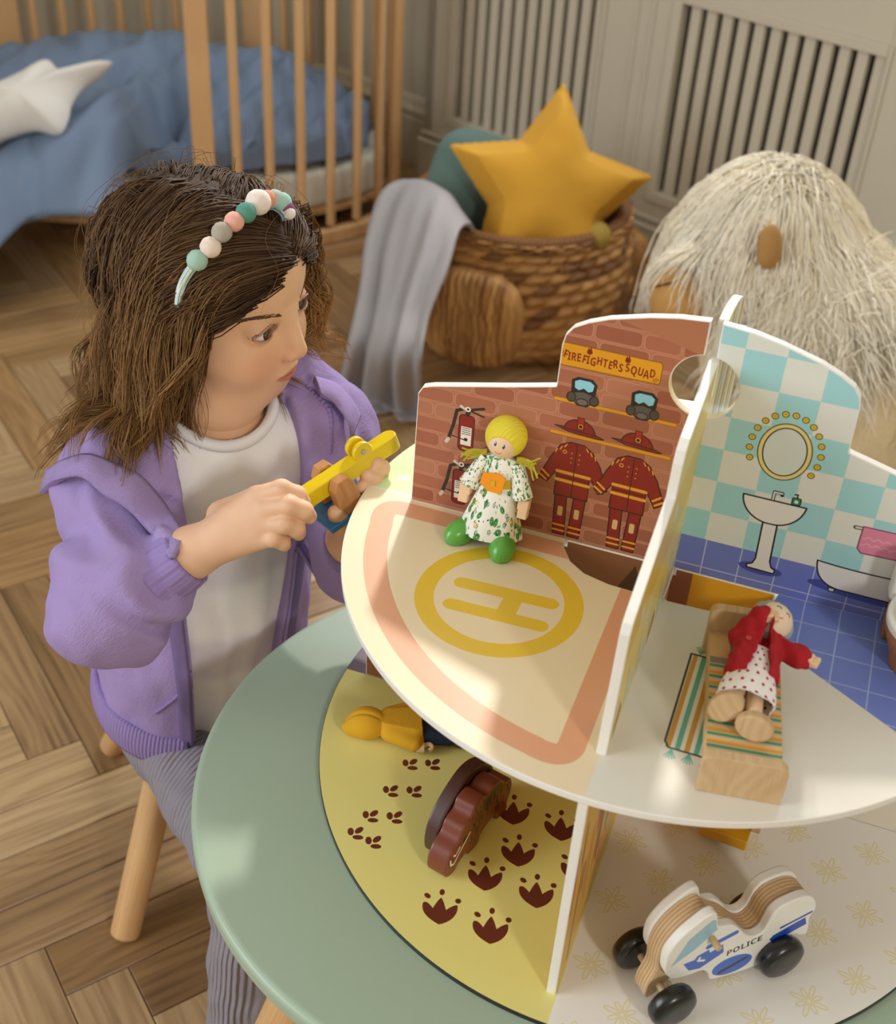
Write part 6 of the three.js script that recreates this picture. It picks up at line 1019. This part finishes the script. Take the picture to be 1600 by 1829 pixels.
  flap('hood_edge', [[560, 676], [598, 690], [624, 716], [640, 744]], [[572, 706], [600, 724], [616, 750], [622, 790]], [0.012, 0.012, 0.012, 0.010], 0.007, lilac);
  for (const q of [[[203, 742], [206, 770], [200, 800], [192, 826], [188, 850]], [[548, 690], [568, 708], [588, 735], [592, 775], [590, 810]]]) obj('seam', W(tube(q.map(([x, y]) => hitH(x, y, 0.0)), 0.0028, 40, 6)), rib, hoodie);
  { const p = []; for (let k = 0; k < 14; k++) { const a = k / 13; let q = onT(-0.082 + 0.032 * Math.sin(a * 1.5), mix(0.22, 0.42, a), 0.14); for (let i = 0; i < 40; i++) { const v = hoodieD(q.x, q.y, q.z); if (v < 0.0006) break; q.addScaledVector(fwd, -Math.min(v * 0.7, 0.02)); } p.push(q); } obj('pocket_seam', W(tube(p, 0.0022, 40, 6)), rib, hoodie); }
  const knit = std({ color: 0x9d97a0, roughness: 1, bumpMap: rep(ribTex, 1.2, 1.2), bumpScale: 0.003 });
  const pants = (x, y, z) => { let l = Math.min(cone(x, y, z, rh, rk, 0.052, 0.048), cone(x, y, z, lh, lk, 0.052, 0.048)); l = smin(l, cone(x, y, z, rh, lh, 0.052, 0.052), 0.03); l = smin(l, Math.min(cone(x, y, z, rk, ra, 0.052, 0.043), cone(x, y, z, lk, la, 0.052, 0.043)), 0.02); return Math.max(l + fold(x, y, z, 1.2), 0.055 - y); };
  obj('knit_trousers', W(netMesh(pants, V(-0.46, 0.03, -1.24), V(0.02, 0.39, -0.72), 0.0062)), knit, girl);

  // hair: locks that leave the parting, lie on the head and hang past the shoulders
  const bodyF = (x, y, z) => Math.min(headW(x, y, z), neckD(x, y, z), y < 0.79 ? hoodieD(x, y, z) : 1);
  const S = new Strands(), r = rng(2024), dark = new THREE.Color(0x2e2016), mid = new THREE.Color(0x543a26), gold = new THREE.Color(0xb08450), ca = new THREE.Color(), cb = new THREE.Color();
  const scalp = (x, y, z) => { const ax = Math.abs(x); if (z > 0.018) return y > 0.066 - 15 * ax * ax && z < 0.078; return y > -0.036 - (z < -0.03 ? 0.03 : 0); };
  const locks = 1060;
  const rootAt = (x, y, z) => { let p = hw(x, y, z); for (let i = 0; i < 6; i++) { const v = headW(p.x, p.y, p.z); p.addScaledVector(grad(headW, p), -v + 0.001); } return p; };
  const backV = V(0, 0, -1).transformDirection(HM), guardTo = (low) => (p, d) => { const q = toL(p.x, p.y, p.z); if (q[0] > 0.012 || q[1] > 0.058 || q[1] < low) return; const lim = q[1] > 0 ? 0.044 + 0.3 * q[1] : 0.044 + 0.62 * Math.max(q[1], -0.09), e = q[2] - lim; if (e > 0) { p.addScaledVector(backV, Math.min(e, 0.011) * 0.8); d.addScaledVector(backV, 0.25).normalize(); } };
  const lock = (root, dir, len, lift, stick, opt, n, tone, glow) => {
    const steps = 19, sd = V(r() - 0.5, 0, r() - 0.5).normalize(), g0 = grad(headW, root); dir.addScaledVector(g0, -dir.dot(g0)).normalize();
    const guide = drape(bodyF, root, dir, len, steps, { gravity: 0.2, clear: lift, wave: 0.012 * (0.4 + r()), freq: 3.4 + r() * 1.8, phase: r() * 6, side: sd, stick, ...opt });
    for (let j = 0; j < n; j++) {
      const o = V(r() - 0.5, r() - 0.5, r() - 0.5).multiplyScalar(mix(0.008, 0.020, tone)), ph = r() * 6.28, am = 0.0010 + 0.0022 * r(), cut = Math.floor(steps * (0.74 + 0.26 * r()));
      const pts = guide.slice(0, cut + 1).map((p, i) => { const t = i / steps; return p.clone().addScaledVector(o, 0.55 + 0.45 * Math.sin(Math.min(1, t * 1.6) * 1.57) - 0.6 * t).addScaledVector(sd, am * Math.sin(t * 14 + ph) * Math.min(1, t * 3)); });
      for (const p of pts) { const v = headW(p.x, p.y, p.z); if (v < 0.0012) p.addScaledVector(grad(headW, p), 0.0012 - v); }
      ca.copy(dark).lerp(mid, tone * 0.5 + 0.25 * r() + glow); cb.copy(mid).lerp(gold, 0.3 + 0.6 * r() + glow);
      S.add(pts, 0.00052 + 0.00035 * r(), 0.0003, ca, cb);
    }
  };
  for (let k = 0; k < locks; k++) {
    let x, y, z, tries = 0; const fr = k % 2 === 0;
    do { const a = r() * 6.2832, c = mix(fr ? 0.2 : -0.55, 1, r()), q = Math.sqrt(1 - c * c); x = q * Math.cos(a) * 0.0705; y = 0.022 + c * 0.076; z = -0.02 + q * Math.sin(a) * 0.088; } while ((!scalp(x, y, z) || false) && tries++ < 90);
    if (fr) { for (let i = 0; i < 60; i++) { x = mix(-0.058, 0.05, r()); y = mix(0.02, 0.096, r()); if (y > 0.064 - 15 * x * x - 0.010 * r() * r()) break; } z = 0.11; for (let i = 0; i < 80; i++) { const d = headL(x, y, z); if (d < 0.0005 || z < -0.03) break; z -= Math.max(0.0005, Math.min(d * 0.6, 0.01)); } if (z < 0) continue; }
    const root = rootAt(x, y, z), sgn = x < 0.004 ? -1 : 1, top = sstep(0.03, 0.09, y), f = sstep(0.0, 0.05, z);
    const dir = V(sgn * (0.35 + 0.75 * top), -1.0 + 0.9 * top, -0.40 - 1.1 * f).transformDirection(HM);
    if (y < -0.07 || (z > 0.018 && y < 0.052 - 15 * x * x)) continue;
    const bk = sstep(0.0, -0.06, z); lock(root, dir, mix(0.19, 0.285, r()) + 0.05 * top + 0.03 * bk + 0.035 * f, (0.003 + 0.008 * r() + 0.012 * bk * r()) * (1 - 0.6 * top), 0.45 + 0.1 * r(), { wave: (0.008 + 0.014 * r()) * (0.6 + 0.7 * bk), gravity: mix(0.26, 0.16, bk), ramp: 0.5, guard: r() < 0.96 ? guardTo(-0.05 - 0.05 * r()) : null }, fr ? 9 : 20, r(), sgn > 0 ? 0.12 : f > 0.6 && r() < 0.35 ? 0.22 : 0);
  }
  // crown: locks along the parting
  for (let k = 0; k < 200; k++) {
    const sg = k % 3 === 0 ? 1 : -1, x = sg * (0.001 + 0.028 * r()), z = mix(-0.085, 0.045, r()), root = rootAt(x, 0.098, z), f = sstep(0.0, 0.05, z);
    lock(root, V(sg * 0.9, 0.05, -0.30 - 0.7 * f - (z < -0.05 ? 0.5 : 0)).transformDirection(HM), mix(0.20, 0.30, r()), 0.0025 + 0.006 * r(), 0.5 + 0.1 * r(), { wave: (0.006 + 0.010 * r()), gravity: 0.24, ramp: 0.5, guard: guardTo(-0.06 - 0.04 * r()) }, 9, r(), sg > 0 ? 0.12 : 0);
  }
  // far side: curls that fall forward past the cheek
  for (let k = 0; k < 60; k++) { const root = rootAt(0.052 + 0.012 * r(), 0.02 + 0.05 * r(), 0.015 + 0.03 * r()); lock(root, V(0.55, -0.7, 0.25).transformDirection(HM), mix(0.11, 0.17, r()), 0.006 + 0.02 * r(), 0.3, { gravity: 0.17, wave: 0.018 }, 12, 0.7, 0.6); }
  // fine hairs along the hairline
  for (let k = 0; k < 900; k++) {
    const x = mix(-0.060, 0.045, r()), y = 0.066 - 15 * x * x - 0.009 * r() * r() + 0.012 * r(); let z = 0.11; for (let i = 0; i < 80; i++) { const d = headL(x, y, z); if (d < 0.0004 || z < 0) break; z -= Math.max(0.0004, Math.min(d * 0.6, 0.01)); } if (z < 0.01) continue;
    const root = rootAt(x, y, z), dir = V((x < 0.004 ? -1 : 1) * (0.5 + 0.4 * r()), 0.15 - 0.7 * r() + 0.4 * (1 - Math.abs(x) * 20), -1.0).transformDirection(HM); ca.copy(mid).lerp(gold, 0.25 * r()); cb.copy(dark).lerp(mid, r());
    S.add(drape(headW, root, dir, mix(0.03, 0.09, r()), 8, { gravity: 0.05, clear: 0.0012 + 0.0035 * r(), stick: 1 }), 0.00022, 0.00032, ca, cb);
  }
  // loose flyaway hairs
  for (let k = 0; k < 150; k++) { let x, y, z; do { const a = r() * 6.2832, c = mix(-0.2, 1, r()), q = Math.sqrt(1 - c * c); x = q * Math.cos(a) * 0.0705; y = 0.022 + c * 0.076; z = -0.02 + q * Math.sin(a) * 0.088; } while (!scalp(x, y, z) || (x < 0.02 && z > -0.05)); const root = hw(x, y, z), d = V(x * 6 + (r() - 0.5) * 0.8, 0.2 + r() * 0.4, z * 4 - 0.4).normalize().transformDirection(HM); S.add(drape(bodyF, root, d, mix(0.10, 0.24, r()), 14, { gravity: 0.34, clear: 0.010 + 0.016 * r(), stick: 0.35, wave: 0.012, phase: r() * 6, freq: 2 + r() * 3, side: V(r() - 0.5, 0, r() - 0.5).normalize() }), 0.00028, 0.00016, mid, gold); }
  const hairM = phys({ vertexColors: true, roughness: 0.55, specularIntensity: 0.5, sheen: 0.3, sheenColor: new THREE.Color(0xc89a68), sheenRoughness: 0.4 });
  const hairObj = obj('hair', W(S.geometry()), hairM, girl);
  const capD = (x, y, z) => { const q = toL(x, y, z), s = scalp(q[0], q[1] - (q[2] > 0 ? 0.009 : 0), q[2]) ? 0 : 0.02; return headL(q[0], q[1], q[2]) - 0.0028 + s; };
  obj('scalp_hair', W(netMesh(capD, h0, h1, 0.0034)), std({ color: 0x3f2c1f, roughness: 0.8 }), hairObj);

  // headband with felt balls
  const outer = (x, y, z) => headW(x, y, z) - 0.012;
  const hit = (px, py) => { for (let d = 1.0; d < 1.4; d += 0.0015) { const p = at(px, py, d); if (outer(p.x, p.y, p.z) < 0) return p; } return null; };
  const balls = [[355, 465, 18, 0xa9cdbb], [378, 443, 18, 0xf0ddd0], [397, 418, 17.5, 0xb3aa9d], [418, 400, 17, 0xf0b3a4], [438, 385, 17.5, 0x5d9a8b], [459, 367, 22, 0xf5e6dc]];
  const pts = balls.map(([x, y]) => hit(x, y));
  const last = pts[5], far = [[474, 362, 1.205, 15, 0xe59a80], [487, 362, 1.215, 16, 0xb9c4ba], [499, 368, 1.225, 17, 0xa6cfc2], [509, 379, 1.235, 12, 0x8d5277], [512, 386, 1.245, 10, 0xf0e6e4]];
  const lowEnd = hit(323, 518), band = obj('headband', W(tube([hit(318, 545) ?? lowEnd, lowEnd, hit(334, 492), ...pts.map((p) => p.clone()), ...far.map(([x, y, d]) => hit(x, y + 5) ?? at(x, y + 4, d))], 0.0042, 90, 8)), std({ map: canvasTex(64, 256, (c) => { c.fillStyle = '#dfe9e2'; c.fillRect(0, 0, 64, 256); const q = rng(9); for (let k = 0; k < 140; k++) dot(c, q() * 64, q() * 256, 3 + q() * 3, ['#3f6fa8', '#6fae9a', '#e9d9a0', '#9cc4d8'][k % 4]); }), roughness: 0.8 }), girl);
  const felt = (rad, p, col, seed) => { const g = new THREE.IcosahedronGeometry(rad, 5), a = g.attributes.position; for (let i = 0; i < a.count; i++) { const v = V().fromBufferAttribute(a, i), k = 1 + 0.05 * noise(v.x * 900 + seed, v.y * 900, v.z * 900) + 0.03 * noise(v.x * 2600, v.y * 2600 + seed, v.z * 2600); a.setXYZ(i, v.x * k, v.y * k, v.z * k); } const h = mergeVertices(g.deleteAttribute('normal').deleteAttribute('uv')); h.computeVertexNormals(); obj('felt_ball', W(h.translate(p.x, p.y, p.z)), std({ color: col, roughness: 1 }), band); };
  const outw = (p) => p.clone().addScaledVector(grad(headW, p), 0.004);
  balls.forEach(([x, y, q, col], k) => felt(q * 1.16 / FPX, outw(pts[k]), col, k * 3.1));
  far.forEach(([x, y, d, q, col], k) => { const p = hit(x, y); felt(q * d / FPX, p ? outw(p) : at(x, y, d), col, k * 5.3 + 40); });
}
{ // the toy in her hands
  const t = thing('toy_seesaw', 'yellow wooden toy beam with two wood blocks and blue base in the girl\'s hands', 'toy', at(600, 860, 1.15).toArray());
  const yel = gloss(0xe2c40c, 0.35), a = at(527, 901, 1.132), b = at(708, 781, 1.168), X = b.clone().sub(a), L = X.length(); X.normalize();
  const toC = camera.position.clone().sub(a).normalize(), Zv = toC.clone().addScaledVector(X, -toC.dot(X)).normalize(), Yv = Zv.clone().cross(X).normalize();
  // the beam shows a broad top and a narrower front: turned about its own length
  const Y2 = Yv.clone().multiplyScalar(0.8).addScaledVector(Zv, 0.6).normalize(), Z2 = X.clone().cross(Y2).normalize(), F = new THREE.Matrix4().makeBasis(X, Y2, Z2).setPosition(a);
  const put = (name, g, m) => { const o = obj(name, g.applyMatrix4(F).translate(-t.position.x, -t.position.y, -t.position.z), m, t); return o; };
  const s = new THREE.Shape(), hw = 0.0085; s.moveTo(0, -hw); s.lineTo(L - hw, -hw); s.absarc(L - hw, 0, hw, -Math.PI / 2, Math.PI / 2); s.lineTo(0, hw); s.lineTo(0, -hw);
  put('beam', plate(s, 0.0155, 0.0014, 24, 3).rotateX(-Math.PI / 2), yel);
  const knob = (z) => lathe([[0, -0.0028], [0.0086, -0.0028], [0.0098, -0.0018], [0.0098, 0.0018], [0.0086, 0.0028], [0, 0.0028]], 32).rotateX(Math.PI / 2).translate(L * 0.66, 0.0125, z);
  put('bracket', knob(0.0062), yel); put('bracket', knob(-0.0062), yel); put('pin', bar(V(L * 0.66, 0.0135, 0.004), V(L * 0.66, 0.0135, 0.0105), 0.0026, 0.0026, 16), std({ color: 0xb9bcc0, metalness: 0.9, roughness: 0.3 }));
  const block = polyShape([[-0.0125, -0.024], [0.0125, -0.024], [0.0115, 0.004], [0.0065, 0.0125], [-0.0045, 0.0125], [-0.0105, 0.004]]);
  for (const z of [0.0158, -0.0158]) put('block', boxUV(plate(block, 0.0125, 0.0012, 8).translate(L * 0.36, -0.003, z)), std({ map: rep(woodTex(128, 256, [196, 140, 88], [160, 106, 60], 91, 60, 0.5, 3), 12, 6), roughness: 0.5 }));
  put('base', box(0.056, 0.0055, 0.05, L * 0.36, -0.0300, 0, 0.001), gloss(0x1580c4, 0.35));
}
renderer.render(scene, camera);
